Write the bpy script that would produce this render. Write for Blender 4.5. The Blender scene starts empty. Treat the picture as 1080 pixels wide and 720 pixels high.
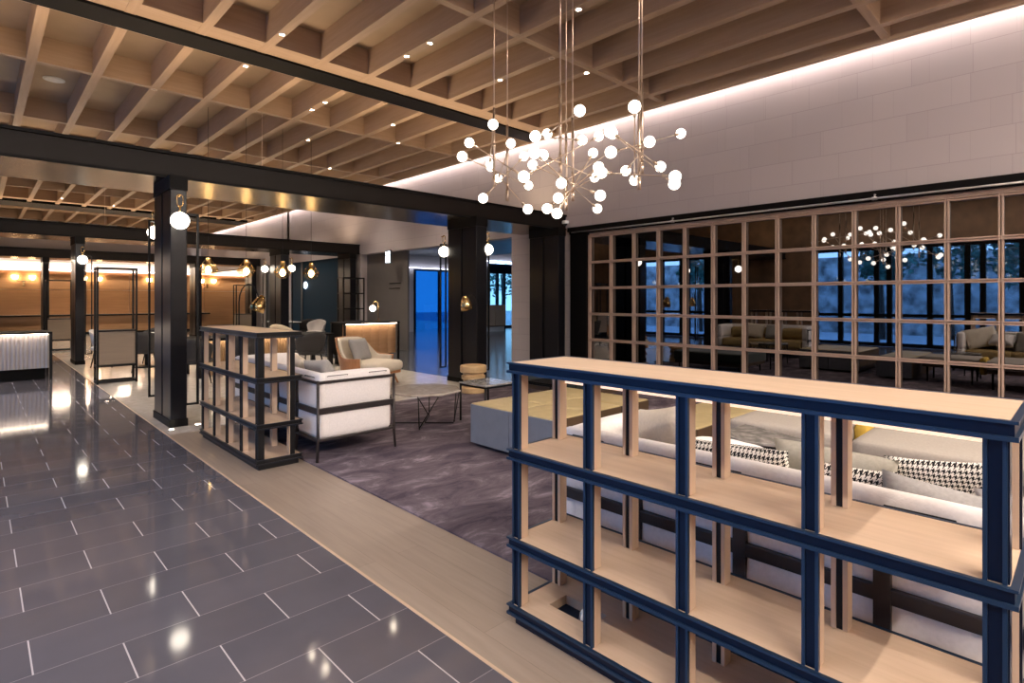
import bpy, bmesh, math, random
from mathutils import Vector, Matrix
random.seed(7)
S = bpy.context.scene
COL = S.collection
PI = math.pi

# ------------------------------------------------------------------ materials
def mat(name, col=(.5, .5, .5), rough=.5, metal=0.0, emit=None, estr=0.0, spec=.5, noise=None, bump=None, sheen=0):
    m = bpy.data.materials.new(name); m.use_nodes = True
    nt = m.node_tree; b = nt.nodes['Principled BSDF']
    b.inputs['Base Color'].default_value = (*col, 1)
    b.inputs['Roughness'].default_value = rough
    b.inputs['Metallic'].default_value = metal
    b.inputs['Specular IOR Level'].default_value = spec
    if sheen: b.inputs['Sheen Weight'].default_value = sheen
    if emit:
        b.inputs['Emission Color'].default_value = (*emit, 1)
        b.inputs['Emission Strength'].default_value = estr
    if noise:
        # noise = (scale(x,y,z), amount, detail): mottles the base colour
        sc, amt, det = noise
        tc = nt.nodes.new('ShaderNodeTexCoord'); mp = nt.nodes.new('ShaderNodeMapping')
        mp.inputs['Scale'].default_value = sc
        nz = nt.nodes.new('ShaderNodeTexNoise'); nz.inputs['Scale'].default_value = 1.0; nz.inputs['Detail'].default_value = det
        rp = nt.nodes.new('ShaderNodeValToRGB')
        rp.color_ramp.elements[0].position = .3; rp.color_ramp.elements[1].position = .7
        rp.color_ramp.elements[0].color = (*[max(0, c * (1 - amt)) for c in col], 1)
        rp.color_ramp.elements[1].color = (*[min(1, c * (1 + amt)) for c in col], 1)
        L = nt.links.new
        L(tc.outputs['Object'], mp.inputs['Vector']); L(mp.outputs['Vector'], nz.inputs['Vector'])
        L(nz.outputs['Fac'], rp.inputs['Fac']); L(rp.outputs['Color'], b.inputs['Base Color'])
        if bump:
            bp = nt.nodes.new('ShaderNodeBump'); bp.inputs['Strength'].default_value = bump; bp.inputs['Distance'].default_value = .01
            L(nz.outputs['Fac'], bp.inputs['Height']); L(bp.outputs['Normal'], b.inputs['Normal'])
    return m

class NT:
    """small helper for math node graphs"""
    def __init__(s, m): s.t = m.node_tree; s.b = s.t.nodes['Principled BSDF']
    def n(s, ty, **k):
        o = s.t.nodes.new(ty)
        for a, v in k.items(): setattr(o, a, v)
        return o
    def l(s, a, b): s.t.links.new(a, b)
    def m(s, op, a, b=None, c=None):
        o = s.n('ShaderNodeMath', operation=op)
        for i, v in enumerate((a, b, c)):
            if v is None: continue
            if isinstance(v, (int, float)): o.inputs[i].default_value = v
            else: s.l(v, o.inputs[i])
        return o.outputs[0]

def tile_material():
    m = mat('slate_tile', (.05, .05, .06), .13, spec=.6); g = NT(m)
    tc = g.n('ShaderNodeTexCoord'); sp = g.n('ShaderNodeSeparateXYZ'); g.l(tc.outputs['Object'], sp.inputs[0])
    x, y = sp.outputs[0], sp.outputs[1]
    yy = g.m('DIVIDE', g.m('SUBTRACT', y, .126), .312)
    row = g.m('FLOOR', yy); fy = g.m('SUBTRACT', yy, row)
    par = g.m('FLOORED_MODULO', g.m('ADD', row, 1.0), 2.0)
    xx = g.m('DIVIDE', g.m('ADD', g.m('SUBTRACT', x, .16), g.m('MULTIPLY', par, .3)), .6)
    colm = g.m('FLOOR', xx); fx = g.m('SUBTRACT', xx, colm)
    jx = g.m('LESS_THAN', g.m('MULTIPLY', fx, .6), .006)
    jy = g.m('MULTIPLY', g.m('LESS_THAN', g.m('MULTIPLY', fy, .312), .0045), .4)
    j = g.m('MAXIMUM', jx, jy)
    cv = g.n('ShaderNodeCombineXYZ'); g.l(row, cv.inputs[0]); g.l(colm, cv.inputs[1])
    wn = g.n('ShaderNodeTexWhiteNoise', noise_dimensions='3D'); g.l(cv.outputs[0], wn.inputs['Vector'])
    nz = g.n('ShaderNodeTexNoise'); nz.inputs['Scale'].default_value = 3.0; nz.inputs['Detail'].default_value = 5
    g.l(tc.outputs['Object'], nz.inputs['Vector'])
    v = g.m('ADD', g.m('MULTIPLY', wn.outputs['Value'], .4), g.m('MULTIPLY', nz.outputs['Fac'], .6))
    r = g.n('ShaderNodeValToRGB'); r.color_ramp.elements[0].color = (.078, .075, .09, 1); r.color_ramp.elements[1].color = (.122, .117, .138, 1)
    g.l(v, r.inputs['Fac'])
    mx = g.n('ShaderNodeMixRGB'); mx.inputs[2].default_value = (.4, .38, .4, 1)
    g.l(j, mx.inputs[0]); g.l(r.outputs['Color'], mx.inputs[1]); g.l(mx.outputs[0], g.b.inputs['Base Color'])
    g.l(g.m('ADD', g.m('MULTIPLY', nz.outputs['Fac'], .06), g.m('ADD', g.m('MULTIPLY', j, .4), .045)), g.b.inputs['Roughness'])
    return m

def stone_wall_material():
    m = mat('pale_stone', (.5, .46, .46), .75); g = NT(m)
    tc = g.n('ShaderNodeTexCoord'); mp = g.n('ShaderNodeMapping'); mp.inputs['Rotation'].default_value = (PI/2, 0, PI/2)
    sp = g.n('ShaderNodeSeparateXYZ'); cb = g.n('ShaderNodeCombineXYZ')
    g.l(tc.outputs['Object'], sp.inputs[0]); g.l(sp.outputs[1], cb.inputs[0]); g.l(sp.outputs[2], cb.inputs[1])
    outs = []
    for (bw, bh, off, sq) in ((1.05, .36, .37, .6), (.62, .36, .61, 1.7)):
        bk = g.n('ShaderNodeTexBrick'); bk.inputs['Scale'].default_value = 1; bk.inputs['Brick Width'].default_value = bw
        bk.inputs['Row Height'].default_value = bh; bk.inputs['Mortar Size'].default_value = .003; bk.inputs['Mortar Smooth'].default_value = .3
        bk.offset = off; bk.squash = sq; bk.squash_frequency = 3
        bk.inputs['Color1'].default_value = (.4, .352, .36, 1); bk.inputs['Color2'].default_value = (.445, .395, .4, 1)
        bk.inputs['Mortar'].default_value = (.29, .25, .255, 1)
        g.l(cb.outputs[0], bk.inputs['Vector']); outs.append(bk)
    mx = g.n('ShaderNodeMixRGB'); mx.inputs[0].default_value = .3
    g.l(outs[0].outputs['Color'], mx.inputs[1]); g.l(outs[1].outputs['Color'], mx.inputs[2]); g.l(mx.outputs[0], g.b.inputs['Base Color'])
    bp = g.n('ShaderNodeBump'); bp.inputs['Strength'].default_value = .3; bp.inputs['Distance'].default_value = .008; bp.invert = True
    g.l(outs[0].outputs['Fac'], bp.inputs['Height']); g.l(bp.outputs['Normal'], g.b.inputs['Normal'])
    return m

def wood_material(name, a, b, along, rough=.5, freq=26.0, spec=.4):
    m = mat(name, a, rough, spec=spec); g = NT(m)
    tc = g.n('ShaderNodeTexCoord'); mp = g.n('ShaderNodeMapping')
    sc = [freq, freq, freq]; sc[along] = freq * .06; mp.inputs['Scale'].default_value = sc
    nz = g.n('ShaderNodeTexNoise'); nz.inputs['Scale'].default_value = 1; nz.inputs['Detail'].default_value = 6; nz.inputs['Roughness'].default_value = .6
    r = g.n('ShaderNodeValToRGB'); r.color_ramp.elements[0].position = .3; r.color_ramp.elements[1].position = .72
    r.color_ramp.elements[0].color = (*a, 1); r.color_ramp.elements[1].color = (*b, 1)
    g.l(tc.outputs['Object'], mp.inputs['Vector']); g.l(mp.outputs['Vector'], nz.inputs['Vector']); g.l(nz.outputs['Fac'], r.inputs['Fac'])
    g.l(r.outputs['Color'], g.b.inputs['Base Color'])
    return m

def plank_material():
    m = mat('border_planks', (.5, .4, .3), .32); g = NT(m)
    tc = g.n('ShaderNodeTexCoord'); sp = g.n('ShaderNodeSeparateXYZ'); cb = g.n('ShaderNodeCombineXYZ')
    g.l(tc.outputs['Object'], sp.inputs[0]); g.l(sp.outputs[1], cb.inputs[0]); g.l(sp.outputs[0], cb.inputs[1])
    bk = g.n('ShaderNodeTexBrick'); bk.inputs['Scale'].default_value = 1; bk.inputs['Brick Width'].default_value = 1.9
    bk.inputs['Row Height'].default_value = .15; bk.inputs['Mortar Size'].default_value = .0015
    bk.inputs['Color1'].default_value = (.37, .295, .235, 1); bk.inputs['Color2'].default_value = (.33, .26, .205, 1); bk.inputs['Mortar'].default_value = (.25, .19, .15, 1)
    g.l(cb.outputs[0], bk.inputs['Vector'])
    mp = g.n('ShaderNodeMapping'); mp.inputs['Scale'].default_value = (30, 2, 30)
    nz = g.n('ShaderNodeTexNoise'); nz.inputs['Scale'].default_value = 1; nz.inputs['Detail'].default_value = 5
    g.l(tc.outputs['Object'], mp.inputs['Vector']); g.l(mp.outputs['Vector'], nz.inputs['Vector'])
    mx = g.n('ShaderNodeMixRGB', blend_type='MULTIPLY'); mx.inputs[0].default_value = .35
    g.l(bk.outputs['Color'], mx.inputs[1]); g.l(nz.outputs['Fac'], mx.inputs[2]); g.l(mx.outputs[0], g.b.inputs['Base Color'])
    return m

def houndstooth_material():
    m = mat('houndstooth', (.8, .78, .74), .9, spec=.2); g = NT(m)
    tc = g.n('ShaderNodeTexCoord'); sp = g.n('ShaderNodeSeparateXYZ'); g.l(tc.outputs['Object'], sp.inputs[0])
    q = 430.0
    xi = g.m('FLOOR', g.m('MULTIPLY', sp.outputs[0], q)); yi = g.m('FLOOR', g.m('MULTIPLY', sp.outputs[1], q))
    warp = g.m('LESS_THAN', g.m('FLOORED_MODULO', xi, 8.0), 3.5)
    weft = g.m('LESS_THAN', g.m('FLOORED_MODULO', yi, 8.0), 3.5)
    sel = g.m('LESS_THAN', g.m('FLOORED_MODULO', g.m('ADD', xi, yi), 4.0), 1.5)
    v = g.m('ADD', g.m('MULTIPLY', warp, sel), g.m('MULTIPLY', weft, g.m('SUBTRACT', 1.0, sel)))
    mx = g.n('ShaderNodeMixRGB'); mx.inputs[1].default_value = (.78, .75, .7, 1); mx.inputs[2].default_value = (.012, .012, .014, 1)
    g.l(v, mx.inputs[0]); g.l(mx.outputs[0], g.b.inputs['Base Color'])
    return m

def rug_material():
    m = mat('rug_wool', (.12, .1, .12), .95, spec=.15); g = NT(m)
    tc = g.n('ShaderNodeTexCoord'); mp = g.n('ShaderNodeMapping'); mp.inputs['Scale'].default_value = (1.6, 3.2, 1)
    n1 = g.n('ShaderNodeTexNoise'); n1.inputs['Scale'].default_value = 1.3; n1.inputs['Detail'].default_value = 8; n1.inputs['Roughness'].default_value = .68; n1.inputs['Distortion'].default_value = .8
    r = g.n('ShaderNodeValToRGB'); e = r.color_ramp.elements
    e[0].position = .38; e[0].color = (.066, .05, .07, 1); e[1].position = .72; e[1].color = (.33, .27, .33, 1)
    x = r.color_ramp.elements.new(.55); x.color = (.135, .11, .13, 1)
    g.l(tc.outputs['Object'], mp.inputs['Vector']); g.l(mp.outputs['Vector'], n1.inputs['Vector']); g.l(n1.outputs['Fac'], r.inputs['Fac'])
    g.l(r.outputs['Color'], g.b.inputs['Base Color'])
    n2 = g.n('ShaderNodeTexNoise'); n2.inputs['Scale'].default_value = 160; g.l(tc.outputs['Object'], n2.inputs['Vector'])
    bp = g.n('ShaderNodeBump'); bp.inputs['Strength'].default_value = .5; bp.inputs['Distance'].default_value = .01
    g.l(n2.outputs['Fac'], bp.inputs['Height']); g.l(bp.outputs['Normal'], g.b.inputs['Normal'])
    return m

def marble_material(name, a, b, rough=.08):
    m = mat(name, a, rough); g = NT(m)
    tc = g.n('ShaderNodeTexCoord'); n1 = g.n('ShaderNodeTexNoise'); n1.inputs['Scale'].default_value = 4; n1.inputs['Detail'].default_value = 8
    n1.inputs['Distortion'].default_value = 2.2; n1.inputs['Roughness'].default_value = .6
    r = g.n('ShaderNodeValToRGB'); r.color_ramp.elements[0].position = .4; r.color_ramp.elements[1].position = .66
    r.color_ramp.elements[0].color = (*a, 1); r.color_ramp.elements[1].color = (*b, 1)
    g.l(tc.outputs['Object'], n1.inputs['Vector']); g.l(n1.outputs['Fac'], r.inputs['Fac']); g.l(r.outputs['Color'], g.b.inputs['Base Color'])
    return m

def clear_glass(name, tint=(1, 1, 1), refl=.12):
    m = bpy.data.materials.new(name); m.use_nodes = True; nt = m.node_tree
    nt.nodes.remove(nt.nodes['Principled BSDF']); o = nt.nodes['Material Output']
    t = nt.nodes.new('ShaderNodeBsdfTransparent'); t.inputs[0].default_value = (*tint, 1)
    gl = nt.nodes.new('ShaderNodeBsdfGlossy'); gl.inputs['Roughness'].default_value = .02
    mx = nt.nodes.new('ShaderNodeMixShader'); mx.inputs[0].default_value = refl
    nt.links.new(t.outputs[0], mx.inputs[1]); nt.links.new(gl.outputs[0], mx.inputs[2]); nt.links.new(mx.outputs[0], o.inputs['Surface'])
    return m

def foliage_material():
    return mat('foliage', (.06, .17, .14), .8, noise=((6, 6, 6), .7, 4))

M = dict(
    tile=tile_material(), stone=stone_wall_material(), planks=plank_material(), hound=houndstooth_material(), rug=rug_material(),
    marble_floor=marble_material('pale_marble_floor', (.52, .47, .42), (.62, .57, .52), .12),
    marble=marble_material('grey_marble', (.2, .19, .18), (.42, .4, .38), .12),
    marble_light=marble_material('beige_marble', (.36, .31, .27), (.46, .41, .37), .05),
    rib=wood_material('ceiling_wood_long', (.36, .245, .16), (.43, .3, .205), 1, .55),
    cross=wood_material('ceiling_wood_cross', (.36, .245, .16), (.43, .3, .205), 0, .55),
    slab=mat('ceiling_board', (.36, .26, .175), .6, noise=((2, 2, 2), .08, 3)),
    oak=wood_material('pale_oak', (.5, .365, .255), (.59, .44, .32), 1, .42, 30),
    oakv=wood_material('pale_oak_upright', (.52, .38, .27), (.61, .46, .335), 2, .45, 30),
    walnut=wood_material('walnut', (.3, .13, .055), (.42, .19, .085), 2, .4, 22),
    panel=wood_material('oak_panel', (.36, .2, .1), (.46, .27, .14), 0, .45, 14),
    drum=wood_material('drum_oak', (.5, .33, .16), (.62, .43, .23), 0, .5, 20),
    navy=mat('blued_steel', (.0016, .007, .026), .3, .4, spec=.45),
    darknavy=mat('dark_steel_flange', (.008, .011, .018), .35, .3),
    navy_edge=mat('blued_steel_flange', (.02, .046, .095), .32, .5),
    black=mat('black_metal', (.006, .006, .007), .4, .1, spec=.25),
    blackpaint=mat('black_paint', (.004, .0035, .0035), .5, spec=.1),
    bronze=mat('dark_bronze', (.3, .23, .17), .24, 1.0, noise=((40, 1, 1), .12, 2)),
    bronze_face=mat('dark_bronze_face', (.009, .0062, .005), .45, .0, spec=.14),
    column=mat('column_steel', (.005, .005, .007), .3, .0, spec=.25),
    brown=mat('brown_wall', (.17, .095, .05), .7, noise=((3, 3, 3), .25, 5)),
    white=mat('white_paint', (.62, .58, .58), .7),
    greywall=mat('grey_wall', (.12, .11, .105), .65, noise=((2, 2, 2), .06, 3)),
    navywall=mat('navy_glazed_wall', (.006, .03, .06), .6, spec=.1),
    slate=mat('slate_wall', (.05, .06, .075), .35),
    slatefloor=mat('dark_floor', (.06, .062, .07), .16),
    bench=mat('oatmeal_linen', (.42, .38, .34), .9, spec=.2, noise=((60, 60, 60), .05, 2), bump=.15),
    linen=mat('white_linen', (.78, .74, .73), .9, spec=.2, noise=((60, 60, 60), .04, 2), bump=.15),
    cream=mat('cream_linen', (.62, .55, .46), .9, spec=.2, noise=((60, 60, 60), .06, 2), bump=.15),
    khaki=mat('khaki_linen', (.38, .27, .12), .9, spec=.2, noise=((50, 50, 50), .1, 2), bump=.2),
    greyfab=mat('grey_linen', (.36, .35, .345), .92, spec=.2, noise=((70, 70, 70), .08, 2), bump=.15),
    olivefab=mat('olive_grey_linen', (.3, .28, .24), .92, spec=.2, noise=((70, 70, 70), .08, 2), bump=.15),
    mustard=mat('mustard_cloth', (.5, .33, .06), .9, spec=.2),
    leathertop=mat('khaki_leather', (.42, .33, .17), .5, noise=((9, 9, 9), .08, 4)),
    leatherside=mat('blue_grey_leather', (.17, .19, .23), .5, noise=((9, 9, 9), .06, 4)),
    leatherdark=mat('brown_leather', (.07, .042, .022), .5),
    green=mat('dark_green_velvet', (.014, .026, .022), .85, sheen=.3),
    frame_brown=mat('sofa_frame', (.026, .02, .02), .4, .3),
    strap=mat('black_strap', (.01, .01, .01), .6),
    box=mat('taupe_box', (.25, .19, .135), .6, noise=((3, 3, 30), .06, 3)),
    mullion=mat('pink_oak', (.42, .3, .24), .5, noise=((4, 4, 4), .08, 3)),
    mirror=mat('dark_mirror_glass', (.2, .2, .205), .015, 1.0),
    brass=mat('brass', (.62, .42, .18), .22, 1.0),
    champagne=mat('champagne_brass', (.6, .47, .37), .32, 1.0),
    steel=mat('brushed_steel', (.6, .6, .6), .3, 1.0),
    corrugated=mat('fluted_panel', (.5, .46, .45), .38, .35),
    fluted=mat('fluted_oak', (.45, .28, .14), .45),
    whiteplastic=mat('white_plastic', (.75, .75, .74), .4),
    darkplastic=mat('dark_plastic', (.02, .02, .02), .3),
    cable=mat('white_cable', (.8, .8, .78), .5),
    globe=mat('lit_globe', (1, 1, 1), .4, emit=(1, .88, .74), estr=4.2),
    wallglobe=mat('lit_wall_globe', (1, 1, 1), .4, emit=(1, .88, .72), estr=8),
    pendantbulb=mat('pendant_bulb', (1, 1, 1), .4, emit=(1, .72, .38), estr=30),
    sconcebulb=mat('sconce_shade', (1, 1, 1), .4, emit=(1, .7, .36), estr=22),
    led=mat('led_strip', (1, 1, 1), .4, emit=(1, .8, .62), estr=16),
    ledbar=mat('led_bar', (1, 1, 1), .4, emit=(1, .66, .46), estr=.85),
    cove=mat('cove_led', (1, 1, 1), .4, emit=(1, .86, .76), estr=6),
    coveblue=mat('cove_led_cool', (1, 1, 1), .4, emit=(.75, .8, 1), estr=5),
    lens=mat('downlight_lens', (1, 1, 1), .4, emit=(1, .86, .66), estr=120),
    deadlens=mat('downlight_lens_off', (.3, .24, .18), .3),
    exitlit=mat('exit_lit', (1, 1, 1), .4, emit=(.75, .85, 1), estr=3),
    glass=clear_glass('window_glass', (.85, .95, 1.0), .08),
    lobbyglass=clear_glass('lobby_glass', (.4, .5, .5), .08),
    blueglass=clear_glass('blue_glass', (.055, .19, .31), .06),
    amberglass=clear_glass('amber_glass', (1, .86, .62), .12),
    gravel=mat('pale_gravel', (.5, .55, .6), .9, noise=((9, 9, 9), .3, 6)),
    courtstone=mat('court_stone', (.4, .43, .45), .9, noise=((2.2, 2.2, 2.2), .75, 9)),
    foliage=foliage_material(), trunk=mat('bark', (.06, .045, .035), .9),
    chair_dark=mat('charcoal_upholstery', (.03, .028, .028), .8), chair_white=mat('white_upholstery', (.6, .56, .54), .8),
    chair_beige=mat('beige_upholstery', (.42, .35, .26), .85),
)

# ------------------------------------------------------------------ mesh helpers
ROOTLOC = {}
def newbm(): return bmesh.new()
def box(bm, x0, x1, y0, y1, z0, z1):
    v = [bm.verts.new(p) for p in ((x0,y0,z0),(x1,y0,z0),(x1,y1,z0),(x0,y1,z0),(x0,y0,z1),(x1,y0,z1),(x1,y1,z1),(x0,y1,z1))]
    for f in ((0,3,2,1),(4,5,6,7),(0,1,5,4),(1,2,6,5),(2,3,7,6),(3,0,4,7)): bm.faces.new([v[i] for i in f])
    return v
def tube(bm, pts, r, n=8, cap=True):
    pts = [Vector(p) for p in pts]; rs = r if isinstance(r, (list, tuple)) else [r] * len(pts)
    rings = []; prev = None
    for i, p in enumerate(pts):
        a = pts[max(i-1, 0)]; b = pts[min(i+1, len(pts)-1)]; d = (b - a).normalized()
        if prev is None:
            u = d.orthogonal().normalized()
        else:
            u = (prev - d * prev.dot(d)); u = u.normalized() if u.length > 1e-6 else d.orthogonal().normalized()
        prev = u; w = d.cross(u)
        rings.append([bm.verts.new(p + (u * math.cos(2*PI*k/n) + w * math.sin(2*PI*k/n)) * rs[i]) for k in range(n)])
    for i in range(len(rings)-1):
        for k in range(n):
            bm.faces.new((rings[i][k], rings[i][(k+1) % n], rings[i+1][(k+1) % n], rings[i+1][k]))
    if cap: bm.faces.new(rings[0][::-1]); bm.faces.new(rings[-1])
def lathe(bm, prof, c=(0, 0, 0), n=24):
    c = Vector(c); rings = []
    for (r, z) in prof:
        if r < 1e-5: rings.append([bm.verts.new(c + Vector((0, 0, z)))])
        else: rings.append([bm.verts.new(c + Vector((r*math.cos(2*PI*k/n), r*math.sin(2*PI*k/n), z))) for k in range(n)])
    for a, b in zip(rings, rings[1:]):
        for k in range(n):
            k2 = (k+1) % n
            if len(a) == 1 and len(b) == 1: continue
            if len(a) == 1: bm.faces.new((a[0], b[k2], b[k]))
            elif len(b) == 1: bm.faces.new((a[k], a[k2], b[0]))
            else: bm.faces.new((a[k], a[k2], b[k2], b[k]))
def sphere(bm, c, r, n=16, sq=1.0):
    m = n // 2
    lathe(bm, [(r*math.sin(PI*i/m), -r*sq*math.cos(PI*i/m)) for i in range(m+1)], c, n)
def prism(bm, pts, z0, z1):
    a = [bm.verts.new((x, y, z0)) for x, y in pts]; b = [bm.verts.new((x, y, z1)) for x, y in pts]
    bm.faces.new(a[::-1]); bm.faces.new(b); n = len(pts)
    for i in range(n): bm.faces.new((a[i], a[(i+1) % n], b[(i+1) % n], b[i]))
def softbox(bm, x0, x1, y0, y1, z0, z1, r=.03, puff=.0, n=10):
    """rounded cushion block with gently crowned faces"""
    hx, hy, hz = (x1-x0)/2, (y1-y0)/2, (z1-z0)/2; c = Vector(((x0+x1)/2, (y0+y1)/2, (z0+z1)/2))
    r = min(r, hx*.98, hy*.98, hz*.98)
    tmp = bmesh.new(); bmesh.ops.create_cube(tmp, size=2.0)
    bmesh.ops.subdivide_edges(tmp, edges=tmp.edges[:], cuts=n, use_grid_fill=True)
    vm = {}
    for v in tmp.verts:
        p = []
        for q, h in zip(v.co, (hx, hy, hz)):
            # concentrate subdivisions near the edges
            s = math.copysign(1-(1-abs(q))**1.8, q)
            p.append(s*h)
        p = Vector(p)
        inner = Vector([max(-h+r, min(h-r, t)) for t, h in zip(p, (hx, hy, hz))])
        d = p - inner
        if d.length > 1e-9: p = inner + d.normalized() * r
        if puff:
            u = Vector((p.x/hx, p.y/hy, p.z/hz))
            fx, fy, fz = 1-u.x**2, 1-u.y**2, 1-u.z**2
            p += Vector((u.x*max(0, fy*fz), u.y*max(0, fx*fz), u.z*max(0, fx*fy))) * puff
        vm[v] = bm.verts.new(c + p)
    for f in tmp.faces: bm.faces.new([vm[v] for v in f.verts])
    tmp.free()
def pillow(bm, w, h, t, n=18):
    """square cushion in its own XY plane, pinched corners"""
    top = {}; bot = {}
    for i in range(n+1):
        for j in range(n+1):
            u = 2*i/n-1; v = 2*j/n-1
            px = u*w/2*(1-.07*(1-u*u)**0*(v*v)*0 - .06*(1-v*v)*abs(u)); py = v*h/2*(1-.06*(1-u*u)*abs(v))
            z = t/2*((1-u**4)*(1-v**4))**.5
            z += .006*math.sin(7*u+2*v)*(1-u*u)*(1-v*v)
            top[i, j] = bm.verts.new((px, py, z))
            bot[i, j] = top[i, j] if i in (0, n) or j in (0, n) else bm.verts.new((px, py, -z))
    for i in range(n):
        for j in range(n):
            bm.faces.new((top[i,j], top[i+1,j], top[i+1,j+1], top[i,j+1]))
            bm.faces.new((bot[i,j], bot[i,j+1], bot[i+1,j+1], bot[i+1,j]))

def obj(name, bm, material, parent=None, bevel=0, smooth=False, world=True):
    """one mesh object; with world=True the vertices are in room coordinates and get moved into the parent's frame"""
    me = bpy.data.meshes.new(name)
    if parent is not None and world:
        loc = ROOTLOC[parent]
        bmesh.ops.translate(bm, verts=bm.verts[:], vec=-loc)
    bmesh.ops.recalc_face_normals(bm, faces=bm.faces[:])
    bm.to_mesh(me); bm.free()
    if smooth:
        for p in me.polygons: p.use_smooth = True
    me.materials.append(material)
    o = bpy.data.objects.new(name, me); COL.objects.link(o)
    if parent is not None:
        o.parent = parent; ROOTLOC[o] = ROOTLOC[parent]
    else: ROOTLOC[o] = Vector((0, 0, 0))
    if bevel:
        b = o.modifiers.new('edge', 'BEVEL'); b.width = bevel; b.segments = 2; b.limit_method = 'ANGLE'
    return o
def B(name, material, parent, *boxes, bevel=0):
    bm = newbm()
    for b in boxes: box(bm, *b)
    return obj(name, bm, material, parent, bevel)
def thing(name, label, cat, loc=(0, 0, 0), group=None):
    o = bpy.data.objects.new(name, None); o.empty_display_size = .1; COL.objects.link(o)
    o.location = loc; ROOTLOC[o] = Vector(loc); o['label'] = label; o['category'] = cat
    if group: o['group'] = group
    return o
def tag(o, label, cat, group=None, kind=None):
    o['label'] = label; o['category'] = cat
    if group: o['group'] = group
    if kind: o['kind'] = kind
    return o
def struct(o): o['kind'] = 'structure'; return o
def sroot(name):
    o = bpy.data.objects.new(name, None); COL.objects.link(o); ROOTLOC[o] = Vector((0, 0, 0)); o['kind'] = 'structure'; return o
def dup(root, loc, rotz=None, label=None, scale=None):
    r = root.copy(); COL.objects.link(r); r.location = loc
    if rotz is not None: r.rotation_euler = (0, 0, rotz)
    if label: r['label'] = label
    for ch in list(root.children):
        c = ch.copy(); COL.objects.link(c); c.parent = r
        for g in list(ch.children):
            d = g.copy(); COL.objects.link(d); d.parent = c
    return r
def mesh_recenter(o, loc):
    """give a one-mesh thing its origin at its base"""
    loc = Vector(loc); o.data.transform(Matrix.Translation(-loc)); o.location = loc; return o

# ================================================================== SETTING
XW = 8.92; ZC = 4.95; ZS = 5.33; XL = -3.0; YB = -4.0; YE = 34.0; PER = 8.73
struct(B('floor', M['tile'], None, (XL, 1.52, YB, YE, -.1, 0)))
struct(B('floor_border', M['planks'], None, (1.52, 2.2, YB, 7.1, -.1, .0)))
struct(B('floor_border_edge', M['oak'], None, (1.515, 1.53, YB, YE, -.05, .003)))
struct(B('floor_marble', M['marble_floor'], None, (1.53, 6.6, 7.1, YE, -.1, 0), (2.2, XW+.2, YB, 7.1, -.1, -.002)))
struct(B('floor_dark', M['slatefloor'], None, (6.6, 23, 7.1, YE, -.1, 0)))
# ceiling: boards, long ribs, cross ribs, black channels
ceil = struct(B('ceiling', M['slab'], None, (XL, XW, YB, YE, ZS, ZS+.12)))
ribx = [.57 + .765*k for k in range(-4, 11)]
for x in ribx:
    B('rib', M['rib'], ceil, (x-.06, x+.06, YB, YE, ZC, ZS), bevel=.004)
B('edge_board', M['rib'], ceil, (8.66, 8.74, YB, YE, ZC-.04, ZS))
for k in range(-1, 4):
    yb = 8.27 + PER*(k)
    for dy in (2.35, 5.68):
        if YB < yb+dy < YE: B('cross_rib', M['cross'], ceil, (XL, 8.66, yb+dy-.05, yb+dy+.05, ZC+.002, ZS))
    if k >= 0 and yb < YE-.5:
        B('border_board', M['cross'], ceil, (XL, 8.66, yb-.57, yb-.23, ZC+.004, ZS))
        ya, yc = (yb-.23, yb+.21) if k != 2 else (yb+.2, yb+1.5)
        B('channel', M['blackpaint'], ceil, (XL, 8.66, ya, yc, ZC-.03, ZS))
        B('channel_edge', M['champagne'], ceil, (XL, 8.66, yb+.21, yb+.225, ZC-.03, ZC+.02))
# cove lamp along the right wall
struct(B('cove_lamp', M['cove'], None, (8.745, 8.76, YB+.5, YE-1, ZC+.12, ZC+.16)))
# right wall
wr = struct(B('wall_right', M['stone'], None, (XW, XW+.3, YB, YE, 2.95, 5.45), (XW, XW+.3, 7.52, 9.3, 0, 2.95), (XW, XW+.24, 16.3, 17.7, 0, 2.95), (XW, XW+.24, 24.6, 27, 0, 2.95)))
struct(B('wall_recess', M['greywall'], None, (9.14, 9.2, 13.95, 16.3, 0, 2.95)))
struct(B('wall_navy', M['navywall'], None, (9.0, 9.08, 17.7, 24.6, 0, 2.95)))
struct(B('trim_navy', M['slate'], None, (8.97, 9.0, 22.6, 24.6, 0, 2.95), (8.96, 9.0, 20.9, 20.98, 0, 2.95)))
# left wall: glazed bays between dark piers
wl = struct(B('wall_left', M['brown'], None, (XL-.3, XL, YB, YE, 3.25, 5.45), (XL-.3, XL, 6.7, 9.9, 0, 3.25), (XL-.3, XL, YB, .6, 0, 3.25), (XL-.3, XL, 15.2, YE, 0, 3.25)))
wn = [0]
def window(y0, y1, mull, x=XL, top=3.25, rail=1.0):
    wn[0] += 1
    w = sroot('window_%d' % wn[0])
    B('window_frame', M['blackpaint'], w, (x-.14, x-.04, y0, y1, 0, .12), (x-.14, x-.04, y0, y1, top-.14, top), (x-.14, x-.04, y0, y0+.08, .12, top-.14), (x-.14, x-.04, y1-.08, y1, .12, top-.14),
      (x-.13, x-.05, y0+.08, y1-.08, rail-.05, rail+.05))
    for m in mull: B('mullion', M['blackpaint'], w, (x-.16, x-.02, m-.07, m+.07, .12, top-.14))
    B('pane', M['glass'], w, (x-.095, x-.085, y0+.02, y1-.02, .02, top-.02))
window(.6, 6.7, (1.35, 2.2, 2.55, 3.45, 4.5, 4.85, 5.9))
window(9.9, 15.2, (10.7, 11.5, 11.8, 12.7, 13.6, 14.4))
struct(B('wall_back', M['white'], None, (XL-.3, XW+.3, YB-.3, YB, -.1, 5.45)))
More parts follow.
